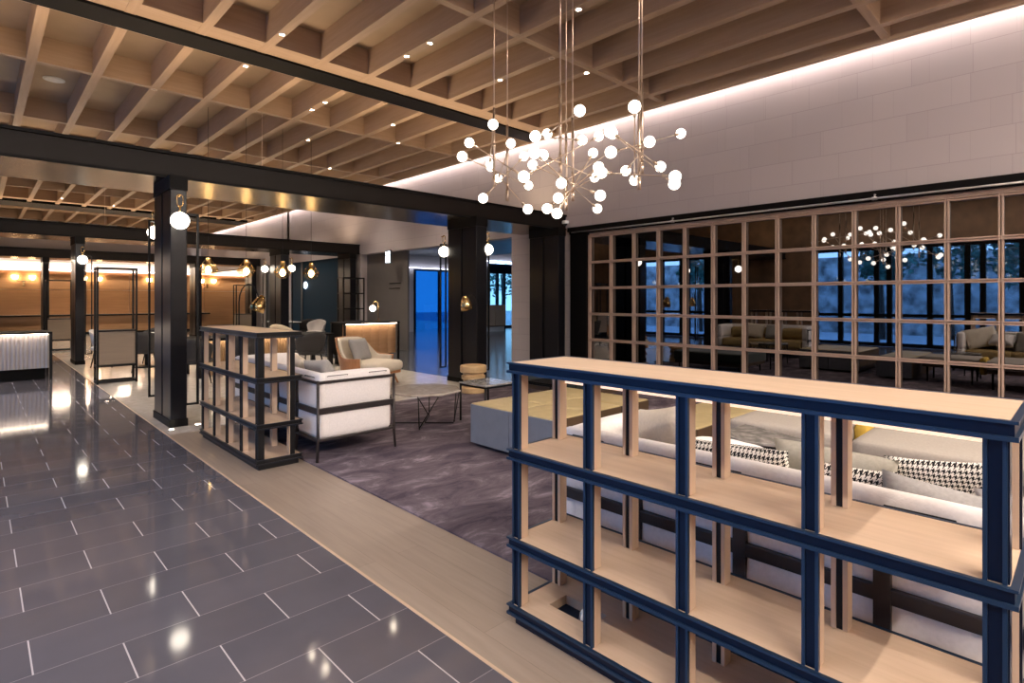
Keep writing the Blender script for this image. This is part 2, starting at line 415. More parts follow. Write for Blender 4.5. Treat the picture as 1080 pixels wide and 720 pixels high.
# far end wall: oak panelling with a lit cove over it
struct(B('wall_end', M['white'], None, (XL, 12.5, YE, YE+.3, -.1, 5.45)))
pn = sroot('panelling')
for i in range(9):
    x0 = -3 + i*1.72
    B('panel', M['panel'], pn, (x0+.012, x0+1.708, YE-.08, YE-.002, 1.98, 2.72), (x0+.012, x0+1.708, YE-.08, YE-.002, .1, 1.96))
B('shelf_ledge', M['walnut'], pn, (XL, 12.4, YE-.14, YE-.002, 2.72, 2.84))
B('cove_lamp', M['cove'], pn, (XL, 12.4, YE-.12, YE-.06, 2.9, 2.93))
B('cove_hood', M['white'], pn, (XL, 12.4, YE-.5, YE-.002, 3.42, 3.55))
struct(B('trim_dark', M['blackpaint'], None, (XL, XW, YE-.7, YE-.5, 3.35, 3.75)))

# portal frames: bronze beams on steel columns
def portal(n, yf):
    p = sroot('portal_beam')
    B('beam', M['bronze_face'], p, (XL, XW, yf, yf+1.32, 2.985, 3.24))
    B('soffit', M['bronze'], p, (XL, XW, yf+.03, yf+1.29, 2.965, 2.986))
    B('lip', M['blackpaint'], p, (XL, XW, yf-.03, yf+1.35, 3.24, 3.275), (XL, XW, yf-.025, yf+.0, 2.96, 2.99))
    for xc, w in ((1.64, .17), (6.33, .24), (8.5, .2)):
        c = sroot('column')
        y0 = yf-.17; y1 = y0+.82
        B('core', M['blackpaint'], c, (xc+.02, xc+w-.02, y0+.02, y1-.02, 0, 2.97))
        B('flange_panel', M['column'], c, (xc, xc+w, y0, y0+.38, .0, 2.8), bevel=.006)
        B('flange_panel', M['column'], c, (xc, xc+w, y1-.38, y1, .0, 2.8), bevel=.006)
        B('plinth', M['blackpaint'], c, (xc-.012, xc+w+.012, y0-.012, y1+.012, 0, .09))
        B('capital', M['blackpaint'], c, (xc-.01, xc+w+.01, y0-.01, y1+.01, 2.8, 2.97))
for i in range(3): portal(i, 7.66 + PER*i)

# gridded mirror-glass screen in the right wall
gw = sroot('window_3')
ZR = [2.78, 2.255, 1.735, 1.215, .695, .175]; YG = [7.05 - .5236*k for k in range(19)]
B('pane', M['mirror'], gw, (9.0, 9.02, YG[-1], YG[0], .1, 2.8))
for y in YG:
    B('mullion', M['mullion'], gw, (8.93, 8.99, y-.025, y-.006, .12, 2.81), (8.93, 8.99, y+.006, y+.025, .12, 2.81), (8.975, 8.99, y-.006, y+.006, .12, 2.81), bevel=.002)
for z in ZR:
    B('transom', M['mullion'], gw, (8.925, 8.985, YG[-1], YG[0], z-.024, z-.006), (8.925, 8.985, YG[-1], YG[0], z+.006, z+.024), (8.97, 8.985, YG[-1], YG[0], z-.006, z+.006), bevel=.002)
B('head', M['mullion'], gw, (8.94, 9.0, YG[-1], YG[0], 2.81, 2.86))
B('sill', M['mullion'], gw, (8.92, 9.0, YG[-1], YG[0], 0, .12))
struct(B('trim_jamb', M['blackpaint'], None, (8.9, 9.05, 7.09, 7.52, 0, 2.95)))
struct(B('wall_backing', M['blackpaint'], None, (9.03, 9.12, YB, 7.5, 0, 2.95)))
struct(B('wall_right_near', M['greywall'], None, (8.94, 9.02, YB, YG[-1]-.03, 0, 2.95)))
struct(B('trim_pelmet', M['blackpaint'], None, (8.84, 8.93, YB, 7.55, 2.9, 2.99), (8.9, 8.94, YB, 7.55, 2.85, 2.9)))
rl = thing('curtain_rail', 'long polished steel rail under the black pelmet along the top of the gridded screen', 'rail', (8.8, 7.4, 2.86))
bm = newbm(); tube(bm, [(8.8, 7.4, 2.875), (8.8, -3, 2.875)], .014, 10); obj('pipe', bm, M['steel'], rl, smooth=True)
for y in (5.1, 2.05, -.9):
    bm = newbm(); tube(bm, [(8.8, y-.03, 2.875), (8.8, y+.03, 2.875)], .024, 10); tube(bm, [(8.8, y, 2.875), (8.8, y, 2.93), (8.86, y, 2.93)], .01, 6); obj('bracket', bm, M['steel'], rl)

# side lobby seen through the openings in the right wall
struct(B('wall_lobby', M['white'], None, (XW, 14.75, 22, 22.2, 0, 3.6), (XW, 23, 22, 22.2, 3.6, 5.2), (14.75, 17.2, 22, 22.2, 2.95, 3.6), (17.2, 19.4, 22, 22.2, 0, 3.6), (22.4, 23, 22, 22.2, 0, 3.6)))
struct(B('wall_lobby_end', M['slate'], None, (23, 23.2, 8, 22.2, 0, 5.2), (XW+.3, 23, 7.9, 8, 0, 5.2)))
struct(B('ceiling_lobby', M['slate'], None, (XW+.3, 17.5, 8, 22, 3.6, 3.7), (17.5, 23, 8, 22, 4.15, 4.25), (17.4, 17.5, 8, 22, 3.6, 4.2)))
struct(B('cove_lamp', M['coveblue'], None, (14.2, 17.3, 21.86, 21.92, 2.98, 3.0), (19.2, 22.6, 21.86, 21.92, 3.5, 3.53)))
dr = sroot('door_1')
B('door_frame', M['navy'], dr, (14.75, 14.85, 21.95, 22.1, 0, 2.95), (17.1, 17.2, 21.95, 22.1, 0, 2.95), (14.85, 17.1, 21.95, 22.1, 2.87, 2.95), (16.2, 16.28, 21.95, 22.1, 0, 2.87))
B('glass_leaf', M['blueglass'], dr, (14.85, 17.1, 22.02, 22.04, 0.0, 2.87))
struct(B('wall_light_block', M['white'], None, (12.5, 12.7, 22.2, YE+.3, -.1, 5.45), (XW+.3, 12.5, 22.2, YE+.3, 3.6, 3.7)))  # unseen wall and ceiling added to keep sky light off the panelling
wv = sroot('window_4')
B('window_frame', M['navy'], wv, (19.4, 22.4, 21.95, 22.1, 2.9, 3.42), (19.4, 22.4, 21.93, 22.12, 0, .12), (19.4, 19.5, 21.95, 22.1, .12, 2.9), (22.3, 22.4, 21.95, 22.1, .12, 2.9))
for x in (20.05, 20.55, 21.4): B('mullion', M['navy'], wv, (x-.06, x+.06, 21.95, 22.1, .12, 2.9))
B('pane', M['lobbyglass'], wv, (19.45, 22.35, 22.02, 22.04, .1, 2.92))

# outside: pale gravel court and trees at dusk
struct(B('ground', M['gravel'], None, (-30, XL-.3, -20, 50, -.3, -.12), (XW, 60, 22.2, 60, -.3, -.12)))
struct(B('court_wall', M['courtstone'], None, (-13.0, -12.7, -10, 40, -.2, 3.6)))
def tree(x, y, h, r, label):
    t = thing('garden_tree', label, 'tree', (x, y, -.12), 'trees in the garden court')
    bm = newbm(); tube(bm, [(x, y, -.12), (x+.06, y+.04, h*.35), (x-.05, y+.1, h*.7)], [.11, .08, .04], 8); obj('trunk', bm, M['trunk'], t, smooth=True)
    bm = newbm()
    for i in range(420):
        a = random.uniform(0, 2*PI); b = math.acos(random.uniform(-1, 1)); q = r*random.uniform(.35, 1.0)
        c = Vector((x+q*math.sin(b)*math.cos(a), y+q*math.sin(b)*math.sin(a), h*.66+q*.95*math.cos(b)))
        u = Vector((random.gauss(0,1), random.gauss(0,1), random.gauss(0,1))).normalized(); w = u.orthogonal().normalized()
        s = random.uniform(.12, .24)
        vs = [bm.verts.new(c + u*s), bm.verts.new(c + w*s*.45), bm.verts.new(c - u*s), bm.verts.new(c - w*s*.45)]
        bm.faces.new(vs)
    f = obj('foliage', bm, M['foliage'], t); f['kind'] = 'stuff'
TW = ('nearest the mirrored sofa', 'behind the tallest mirrored mullions', 'slim one right of the glass piers', 'broad one in the farther garden window', 'dense one at the end of the farther garden window', 'wide crowned', 'small crowned')
for i, (x, y, h, r) in enumerate(((-9, 1.6, 4.8, 1.4), (-10.2, 3.9, 5.4, 1.4), (-8.6, 5.9, 4.6, 1.1), (-10, 10.2, 5.2, 1.4), (-8.8, 13.9, 4.9, 1.3), (26, 28, 4.6, 1.6), (22.0, 26.4, 4.2, 1.4))):
    tree(x, y, h, r, ('tree reflected in the gridded screen, ' if i < 5 else 'tree outside the side lobby window, ') + TW[i])

# ================================================================== OPEN SHELVES
def open_shelf(x0, x1, y0, y1, label, hole=None, lit=True, web='navy', fl='navy_edge'):
    t = thing('open_shelf', label, 'shelf', ((x0+x1)/2, (y0+y1)/2, 0), 'open oak room divider shelves')
    levels = [(1.165, 1.21), (.765, .81), (.36, .402), (.05, .092)]
    for i, (z0, z1) in enumerate(levels):
        bm = newbm(); e = .016
        if i == 3 and hole:
            a0, a1, b0, b1 = hole
            for b in ((x0+e, a0, y0+e, y1-e), (a1, x1-e, y0+e, y1-e), (a0, a1, y0+e, b0), (a0, a1, b1, y1-e)): box(bm, b[0], b[1], b[2], b[3], z0, z1)
        else: box(bm, x0+e, x1-e, y0+e, y1-e, z0, z1)
        s = obj('top_board' if i == 0 else 'shelf_board', bm, M['oak'], t)
        B('edge_web', M[web], s, (x0+.008, x0+e, y0+.008, y1-.008, z0+.001, z1-.001), (x1-e, x1-.008, y0+.008, y1-.008, z0+.001, z1-.001), (x0+e, x1-e, y0+.008, y0+e, z0+.001, z1-.001), (x0+e, x1-e, y1-e, y1-.008, z0+.001, z1-.001))
        bx = []
        for (za, zb) in ((z0-.004, z0+.008), (z1-.007, z1+.001)):
            bx += [(x0, x0+e, y0, y1, za, zb), (x1-e, x1, y0, y1, za, zb), (x0+e, x1-e, y0, y0+e, za, zb), (x0+e, x1-e, y1-e, y1, za, zb)]
        B('edge_flange', M[fl], s, *bx)
    n = 5; ys = [y0+.045 + (y1-y0-.09)*k/(n-1) for k in range(n)]
    for back in (0, 1):
        for y in ys:
            for (za, zb) in ((.092, .356), (.403, .761), (.811, 1.161)):
                xa = x0+.016 if not back else x1-.12
                xb = xa+.06 if not back else xa+.05
                if not back:
                    p = B('post', M['oakv'], t, (xa+.014, xb, y-.021, y+.021, za, zb))
                    B('steel_web', M[web], p, (xa+.006, xa+.014, y-.021, y+.021, za, zb))
                    B('steel_flange', M[fl], p, (xa, xa+.014, y-.0235, y-.014, za, zb), (xa, xa+.014, y+.014, y+.0235, za, zb))
                else:
                    p = B('post', M['oakv'], t, (xa+.008, xb, y-.025, y+.025, za, zb), (xa, xa+.008, y-.025, y-.01, za, zb), (xa, xa+.008, y+.01, y+.025, za, zb))
                    B('steel_groove', M['black'], p, (xa+.005, xa+.0085, y-.01, y+.01, za, zb))
                if y in (ys[0], ys[-1]):
                    s_ = -1 if y == ys[0] else 1; w_ = .021 if not back else .025
                    ya, yb_ = sorted((y+s_*w_, y+s_*(w_+.006)))
                    B('steel_end', M[web], p, (xa+.008, xb, ya, yb_, za, zb))
    for a, b in (zip(ys, ys[1:]) if lit else ()):
        B('light_bar', M['ledbar'], t, (x1-.09, x1-.075, a+.032, b-.032, 1.088, 1.1))
        B('apron', M['oak'], t, (x1-.095, x1-.07, a+.032, b-.032, 1.1, 1.161))
    B('plinth', M[web], t, (x0+.03, x1-.03, y0+.03, y1-.03, 0, .05))
    return t
open_shelf(1.775, 2.19, .12, 1.885, 'open oak shelf unit with blue steel edges, in front of the long white sofa', hole=(1.91, 2.03, 1.5, 1.74))
open_shelf(1.755, 2.17, 5.04, 6.76, 'smaller-looking open oak shelf unit standing beside the nearest dark column', hole=None, lit=False, web='black', fl='darknavy')
bm = newbm(); tube(bm, [(1.985, 1.62, .03), (1.97, 1.6, .085), (1.945, 1.57, .118), (1.92, 1.55, .12), (1.905, 1.545, .1)], .006, 8)
tag(mesh_recenter(obj('power_cable', bm, M['cable'], None, smooth=True), (1.97, 1.6, .03)), 'short white cable looping out of the cut-out in the lowest shelf board', 'cable')

# ================================================================== RUG
bm = newbm(); box(bm, 2.2, 8.3, -2.5, 7.08, 0, .012)
tag(mesh_recenter(obj('rug', bm, M['rug'], None), (5.2, 2.3, 0)), 'large mottled purple-grey rug under the lounge seating', 'rug')
RZ = .012

# ================================================================== SOFAS
def sofa(x0, y0, y1, label, arm_lo=True, arm_hi=True):
    D = .8; x1 = x0+D
    t = thing('sofa', label, 'sofa', ((x0+x1)/2, (y0+y1)/2, RZ), 'white framed sofas')
    # legs: four corner posts that kick out slightly at the foot
    for xx, sx in ((x0, -1), (x1, 1)):
        for yy, sy in ((y0, -1), (y1, 1)):
            bm = newbm(); tube(bm, [(xx+sx*.012, yy+sy*.012, RZ), (xx, yy, .2), (xx, yy, .755)], .0145, 8)
            obj('leg', bm, M['frame_brown'], t, smooth=True)
    bz = []
    for z0, z1, w in ((.725, .75, .012), (.445, .5, .012), (.195, .22, .015)):
        bz += [(x0-w, x0+w, y0, y1, z0, z1), (x0, x1, y0-w, y0+w, z0, z1), (x0, x1, y1-w, y1+w, z0, z1)]
        if z0 < .4: bz.append((x1-w, x1+w, y0, y1, z0, z1))
    B('rail_frame', M['frame_brown'], t, *bz, bevel=.004)
    n = max(2, round((y1-y0)/.5))
    for k in range(1, n):
        y = y0+(y1-y0)*k/n
        bm = newbm(); box(bm, x0-.016, x0+.016, y-.026, y+.026, .2, .74)
        v = box(bm, x0-.016, x0+.016, y-.026, y+.026, RZ, .2)
        for q in v:
            if q.co.z < .1: q.co.x -= .015; q.co.y += (q.co.y-y)*-.3 + .012
        obj('back_strut', bm, M['frame_brown'], t)
    bm = newbm()
    softbox(bm, x0+.016, x0+.1, y0+.02, y1-.02, .47, .815, .035, .012); softbox(bm, x0+.016, x0+.15, y0+.02, y1-.02, .2, .485, .05, .014)
    obj('back_upholstery', bm, M['linen'], t, smooth=True)
    for yy, s in ((y0, 1), (y1, -1)):
        a, b = sorted((yy+s*.016, yy+s*.15)); bm = newbm()
        softbox(bm, x0+.02, x1-.015, a, b, .47, .81, .045, .012); softbox(bm, x0+.02, x1-.015, a, b, .2, .485, .05, .014)
        o = obj('arm_upholstery', bm, M['linen'], t, smooth=True)
        for (p, q) in ((x0+.1, x0+.3), (x1-.27, x1-.08)):
            c = yy+s*.006; bm = newbm()
            tube(bm, [(p, c+s*.02, .775), (p, c, .79), (q, c, .79), (q, c+s*.02, .775)], .003, 6)
            obj('strap', bm, M['strap'], o)
    ny = 3; w = (y1-y0-.32)/ny
    for k in range(max(2, n-1)):
        y = y0+.2+(y1-y0-.4)*k/max(1, n-2); bm = newbm()
        tube(bm, [(x0+.02, y-.1, .765), (x0+.008, y-.1, .78), (x0+.008, y+.1, .78), (x0+.02, y+.1, .765)], .0038, 6)
        obj('strap', bm, M['strap'], t)
    for k in range(ny):
        bm = newbm(); softbox(bm, x0+.17, x1+.01, y0+.16+k*w+.004, y0+.16+(k+1)*w-.004, .24, .45, .045, .015)
        obj('seat_cushion', bm, M['khaki'], t, smooth=True)
        bm = newbm(); softbox(bm, x0+.105, x0+.25, y0+.16+k*w+.006, y0+.16+(k+1)*w-.006, .45, .73, .06, .02)
        obj('back_cushion', bm, M['khaki'], t, smooth=True)
    return t
sofa(2.255, 4.915, 7.3, 'white linen sofa with thin dark frame, end on behind the far oak shelf')
sofa(2.285, -.5, 2.02, 'long white linen sofa with dark frame, directly behind the nearest oak shelf')

def place_pillow(name, w, h, t, loc, rot, material, label, cat='cushion', group='cushions on the long sofa'):
    bm = newbm(); pillow(bm, w, h, t)
    o = obj(name, bm, material, None, smooth=True)
    o.location = loc; o.rotation_euler = rot
    # piping seam as a part
    return tag(o, label, cat, group)
R = math.radians
# cushions lean on the sofa back (normal along +X, tilted)
def lean(name, w, h, t, x, y, z, tilt, yaw, roll, material, label, group='cushions on the long sofa'):
    bm = newbm(); pillow(bm, w, h, t)
    o = obj(name, bm, material, None, smooth=True)
    # pillow plane XY -> X along room Y, Y up, then tilt back and yaw
    m = Matrix.Rotation(yaw, 4, 'Z') @ Matrix.Rotation(-tilt, 4, 'Y') @ Matrix.Rotation(PI/2, 4, 'Z') @ Matrix.Rotation(PI/2, 4, 'X') @ Matrix.Rotation(roll, 4, 'Z')
    o.matrix_world = Matrix.Translation((x, y, z)) @ m
    return tag(o, label, 'cushion', group)
lean('cushion', .6, .44, .16, 2.72, 1.62, .7, R(16), R(-26), R(-13), M['cream'], 'large cream cushion leaning in the far corner of the long sofa')
lean('cushion', .42, .3, .2, 2.78, 1.28, .66, R(50), R(10), R(4), M['linen'], 'rolled white cushion beside the large cream one on the long sofa')
lean('houndstooth_cushion', .52, .44, .14, 2.62, 1.17, .63, R(24), R(4), R(-3), M['hound'], 'houndstooth cushion farthest along the long sofa, beside the rolled white one')
lean('cushion', .5, .46, .15, 2.9, .84, .62, R(26), R(6), R(3), M['olivefab'], 'olive-grey cushion between two houndstooth cushions on the long sofa')
lean('houndstooth_cushion', .3, .38, .12, 2.53, .65, .665, R(14), R(2), R(-2), M['hound'], 'houndstooth cushion in mid sofa, half behind the pale grey cushion')
lean('houndstooth_cushion', .42, .38, .11, 2.97, .41, .655, R(18), R(-4), R(-9), M['hound'], 'tilted houndstooth cushion nearest the camera on the long sofa')
lean('cushion', .42, .4, .13, 2.5, .36, .655, R(14), R(2), R(6), M['greyfab'], 'pale grey cushion leaning in front of the tilted houndstooth cushion on the long sofa')
lean('cushion', .42, .42, .14, 2.54, .06, .66, R(16), R(-6), R(-4), M['linen'], 'white cushion at the near end of the long sofa')
lean('cushion', .46, .42, .16, 2.72, 6.35, .66, R(20), R(-10), R(5), M['cream'], 'cream cushion on the sofa behind the far oak shelf', 'cushions on the far sofa')
lean('cushion', .46, .42, .16, 2.74, 5.85, .66, R(24), R(8), R(-6), M['greyfab'], 'grey cushion on the sofa behind the far oak shelf', 'cushions on the far sofa')

# ================================================================== OTTOMANS
def ottoman(x0, x1, y0, y1, nx, ny, label, h=.45, z0=.05):
    t = thing('ottoman', label, 'ottoman', ((x0+x1)/2, (y0+y1)/2, RZ), 'leather ottomans')
    B('plinth', M['black'], t, (x0+.12, x1-.12, y0+.12, y1-.12, RZ, z0))
    dx = (x1-x0)/nx; dy = (y1-y0)/ny
    B('inner_body', M['black'], t, (x0+.006, x1-.006, y0+.006, y1-.006, z0, h-.02))
    for i in range(nx):
        for j in range(ny):
            bm = newbm(); softbox(bm, x0+i*dx+.003, x0+(i+1)*dx-.003, y0+j*dy+.003, y0+(j+1)*dy-.003, h-.06, h, .014, .004, 6)
            obj('top_pad', bm, M['leathertop'], t, smooth=True)
    for j in range(ny):
        B('side_panel', M['leatherside'], t, (x0-.004, x0+.02, y0+j*dy+.004, y0+(j+1)*dy-.004, z0, h-.012), bevel=.004)
        B('side_panel', M['leatherside'], t, (x1-.02, x1+.004, y0+j*dy+.004, y0+(j+1)*dy-.004, z0, h-.012), bevel=.004)
    for i in range(nx):
        B('side_panel', M['leatherdark'], t, (x0+i*dx+.004, x0+(i+1)*dx-.004, y0-.004, y0+.02, z0, h-.012), bevel=.004)
        B('side_panel', M['leatherdark'], t, (x0+i*dx+.004, x0+(i+1)*dx-.004, y1-.02, y1+.004, z0, h-.012), bevel=.004)
    return t
ottoman(3.64, 5.14, 3.26, 4.4, 3, 2, 'large square ottoman with khaki padded top and blue-grey sides in the middle of the rug')
ottoman(3.75, 5.6, 2.3, 2.86, 3, 1, 'narrow khaki-topped ottoman behind the long sofa, between the large ottoman and white daybeds', .42)

# ================================================================== DAYBEDS / BENCHES
def daybed(x0, x1, y0, y1, material, label, h=.47, name='daybed', ctop=.13, legs=True):
    t = thing(name, label, 'daybed', ((x0+x1)/2, (y0+y1)/2, RZ))
    bm = newbm(); softbox(bm, x0, x1, y0, y1, h-ctop, h, .04, .012, 8); obj('cushion_pad', bm, material, t, smooth=True)
    B('base_frame', M['leatherdark'], t, (x0+.03, x1-.03, y0+.03, y1-.03, h-ctop-.06, h-ctop+.006), bevel=.006)
    for x in (x0+.1, x1-.1):
        for y in (y0+.1, y1-.1):
            bm = newbm(); tube(bm, [(x, y, h-ctop-.05), (x, y, RZ)], [.018, .013], 8); obj('leg', bm, M['black'], t, smooth=True)
    return t
daybed(4.72, 5.5, 1.36, 2.2, M['bench'], 'white cushioned daybed beyond the grey marble table')
daybed(4.66, 6.0, -1.1, 1.24, M['bench'], 'long white cushioned daybed facing the long sofa, near the gridded screen')
daybed(6.0, 7.2, 4.75, 6.25, M['green'], 'low dark green velvet daybed between the side table and the gridded screen', .42, 'daybed', .2)
bm = newbm(); softbox(bm, 5.15, 5.55, 1.245, 1.355, .2, .5, .05, .0, 6)
tag(mesh_recenter(obj('throw_cushion', bm, M['mustard'], None, smooth=True), (5.35, 1.3, .2)), 'mustard yellow cushion wedged between the two white daybeds', 'cushion')

# marble tables
def leg_table(pts, z, label, name, material=None, r=.011, thick=.02):
    cx = sum(p[0] for p in pts)/len(pts); cy = sum(p[1] for p in pts)/len(pts)
    t = thing(name, label, 'table', (cx, cy, RZ))
    bm = newbm(); prism(bm, pts, z-thick, z); obj('marble_top', bm, material or M['marble'], t, bevel=.004)
    ins = [(cx+(x-cx)*.93, cy+(y-cy)*.93) for x, y in pts]
    for x, y in ins:
        bm = newbm(); tube(bm, [(x, y, RZ), (x, y, z-thick)], r, 8); obj('leg', bm, M['black'], t, smooth=True)
    bm = newbm()
    for i in range(len(ins)):
        a = ins[i]; b = ins[(i+1) % len(ins)]; tube(bm, [(*a, z-thick-.015), (*b, z-thick-.015)], r*.9, 6)
    obj('rail', bm, M['black'], t)
    return t
leg_table([(4.08, 1.5), (4.36, 1.44), (4.56, 1.98), (4.12, 1.98), (4.0, 1.74)], .48, 'grey marble side table with several thin black legs beside the white daybed', 'side_table')
leg_table([(4.3, 4.93), (4.79, 4.93), (4.79, 5.43), (4.3, 5.43)], .49, 'square grey marble side table with black legs next to the wooden drum stool', 'side_table', r=.013)
leg_table([(5.3, 4.75), (5.78, 4.75), (5.78, 5.25), (5.3, 5.25)], .42, 'small dark square table beside the dark green daybed', 'side_table', M['blackpaint'])
# eight-sided coffee table on a wire base
t = thing('coffee_table', 'low eight-sided polished stone coffee table on thin wire legs', 'table', (3.88, 5.56, RZ))
R0 = .45; cx, cy = 3.88, 5.56
oct_ = [(cx+R0*math.cos(PI/8+k*PI/4+.25), cy+R0*math.sin(PI/8+k*PI/4+.25)) for k in range(8)]
bm = newbm(); prism(bm, oct_, .405, .43); obj('stone_top', bm, M['marble_light'], t, bevel=.008)
for k in range(4):
    a = .25+k*PI/2+.55; p = (cx+.42*math.cos(a), cy+.42*math.sin(a)); q = (cx+.36*math.cos(a), cy+.36*math.sin(a))
    a2 = a+.55; p2 = (cx+.42*math.cos(a2), cy+.42*math.sin(a2))
    bm = newbm(); tube(bm, [(*p, .395), (q[0], q[1], .06), (q[0]*.97+cx*.03, q[1]*.97+cy*.03, RZ+.012), (cx, cy, RZ+.012)], .007, 6)
    tube(bm, [(*p2, .395), (q[0], q[1], .035)], .007, 6)
    obj('wire_leg', bm, M['black'], t, smooth=True)
# drum stool
t = thing('drum_stool', 'turned wooden drum stool with grooved waist in front of the dark column', 'stool', (5.79, 6.93, RZ))
bm = newbm(); lathe(bm, [(0, .33), (.2, .33), (.215, .345), (.215, .43), (.205, .445), (0, .447)], (5.79, 6.93, 0), 32); obj('seat', bm, M['drum'], t, smooth=False)
bm = newbm(); lathe(bm, [(0, RZ), (.2, RZ), (.21, .03), (.21, .09), (.19, .1), (.175, .115), (.19, .13), (.195, .17), (.17, .18), (.158, .2), (.17, .22), (.19, .23), (.195, .28), (.17, .29), (.17, .33), (0, .33)], (5.79, 6.93, 0), 32); obj('grooved_body', bm, M['drum'], t)

# ================================================================== ARMCHAIR
def armchair(x, y, rot, label):
    t = thing('armchair', label, 'armchair', (x, y, 0))
    def shell(inset, tz, off):
        bm = newbm(); rows = []
        n = 28
        for i in range(n+1):
            u = -1+2*i/n; a = u*R(112)                      # 0 = middle of the back (+Y), arms come forward to -Y
            back = max(0, math.cos(a*.8))
            q_ = min(1, max(0, (abs(u)-.3)/.4)); h = .83 - .33*(q_*q_*(3-2*q_))
            rx, ry = .43-inset, .4-inset
            row = []
            for j in range(7):
                s = j/6; z = .2+tz + (h-off-.2-tz)*s
                fl = 1+.13*s*(1 if abs(u) < .6 else 1-.3*(abs(u)-.6)/.4)
                row.append(bm.verts.new((rx*fl*math.sin(a), ry*(fl+.22*s*back*(1-abs(u))**.5)*math.cos(a), z)))
            rows.append(row)
        for i in range(n):
            for j in range(6): bm.faces.new((rows[i][j], rows[i+1][j], rows[i+1][j+1], rows[i][j+1]))
        return bm
    o = obj('wood_shell', shell(0, 0, 0), M['walnut'], t, smooth=True, world=False)
    sm = o.modifiers.new('s', 'SOLIDIFY'); sm.thickness = .02; sm.offset = 0
    o = obj('back_upholstery', shell(.04, .12, .012), M['cream'], t, smooth=True, world=False)
    sm = o.modifiers.new('s', 'SOLIDIFY'); sm.thickness = .05; sm.offset = 0
    bm = newbm(); softbox(bm, -.37, .37, -.42, .3, .24, .42, .07, .02, 10); obj('seat_cushion', bm, M['cream'], t, smooth=True, world=False)
    bm = newbm(); prism(bm, [(.36*math.cos(k*PI/12), .1+.34*math.sin(k*PI/12) if k < 13 else -.3) for k in range(13)] + [(-.36, -.36), (.36, -.36)], .19, .24); obj('seat_base', bm, M['walnut'], t, world=False)
    for sx, sy in ((-1, -1), (1, -1), (-1, 1), (1, 1)):
        bm = newbm(); tube(bm, [(sx*.28, sy*.26, .2), (sx*.34, sy*.32, 0)], [.022, .013], 8); obj('leg', bm, M['walnut'], t, smooth=True, world=False)
    t.rotation_euler = (0, 0, rot); t.scale = (1.12, 1.12, 1.0)
    return t
AX, AY, AR = 5.02, 8.9, R(24)
armchair(AX, AY, AR, 'walnut shell armchair with cream upholstery and grey cushion near the portal column')
bm = newbm(); pillow(bm, .46, .42, .16)
o = obj('cushion', bm, M['greyfab'], None, smooth=True)
o.matrix_world = Matrix.Translation((AX, AY, 0)) @ Matrix.Rotation(AR, 4, 'Z') @ Matrix.Translation((0.02, .2, .61)) @ Matrix.Rotation(R(68), 4, 'X')
tag(o, 'grey cushion propped in the cream and walnut armchair', 'cushion')

# ================================================================== CHANDELIERS
UN = {
'L1':([3.548, 3.941],2.573,[ ( (3.273, 3.975, 2.945) , (3.883, 3.888, 2.719) ), ( (3.059, 3.813, 2.75) , (4.12, 4.042, 2.682) ), ( (3.241, 3.612, 3.024) , (3.819, 4.305, 2.903) ), ]), 'L2':([3.776, 3.999],2.473,[ ( (3.655, 3.821, 2.982) , (4.075, 4.458, 2.814) ), ( (3.371, 3.895, 2.436) , (4.067, 4.058, 2.975) ), ( (3.836, 4.313, 2.871) , (3.686, 3.625, 2.339) ), ]), 'C1':([3.587, 3.14],2.574,[ ( (3.731, 3.425, 3.002) , (3.359, 2.742, 2.959) ), ( (3.201, 3.066, 2.797) , (3.94, 3.188, 2.937) ), ( (3.052, 3.045, 2.451) , (4.192, 3.197, 3.026) ), ]), 'C2':([3.699, 3.172],2.275,[ ( (3.703, 3.58, 2.745) , (3.668, 2.781, 2.349) ), ( (3.306, 3.082, 2.669) , (4.207, 3.256, 2.655) ), ( (3.661, 3.361, 2.31) , (3.75, 2.86, 2.608) ), ( (3.121, 2.997, 2.638) , (4.315, 3.305, 2.377) ), ]), 'C3':([3.817, 3.197],2.376,[ ( (3.522, 3.12, 2.226) , (4.219, 3.282, 2.892) ), ( (3.588, 3.13, 2.49) , (4.631, 3.377, 2.997) ), ( (3.612, 3.186, 2.376) , (4.245, 3.202, 2.688) ), ]), 'R1':([3.814, 2.507],2.378,[ ( (3.367, 2.459, 2.738) , (4.163, 2.526, 2.622) ), ( (3.847, 2.897, 2.583) , (3.754, 2.154, 2.417) ), ( (3.341, 2.233, 2.858) , (4.235, 2.831, 2.566) ), ]), 'R2':([3.959, 2.575],2.54,[ ( (3.447, 2.514, 2.611) , (4.647, 2.609, 3.02) ), ( (4.078, 2.953, 2.973) , (3.796, 2.184, 2.374) ), ( (3.837, 2.426, 2.748) , (4.206, 2.904, 2.658) ), ]), 
}
ULAB = {'L1': 'leftmost slim brass globe chandelier of the hanging cluster', 'L2': 'brass globe chandelier second from left in the hanging cluster, on a very thin rod',
 'C1': 'brass globe chandelier with a thick stem left of the centre of the cluster', 'C2': 'lowest hanging brass globe chandelier at the centre of the cluster',
 'C3': 'brass globe chandelier just right of the lowest one in the cluster', 'R1': 'brass globe chandelier on the right of the cluster with the longer stem',
 'R2': 'brass globe chandelier with the outermost right globe, its stem ending higher'}
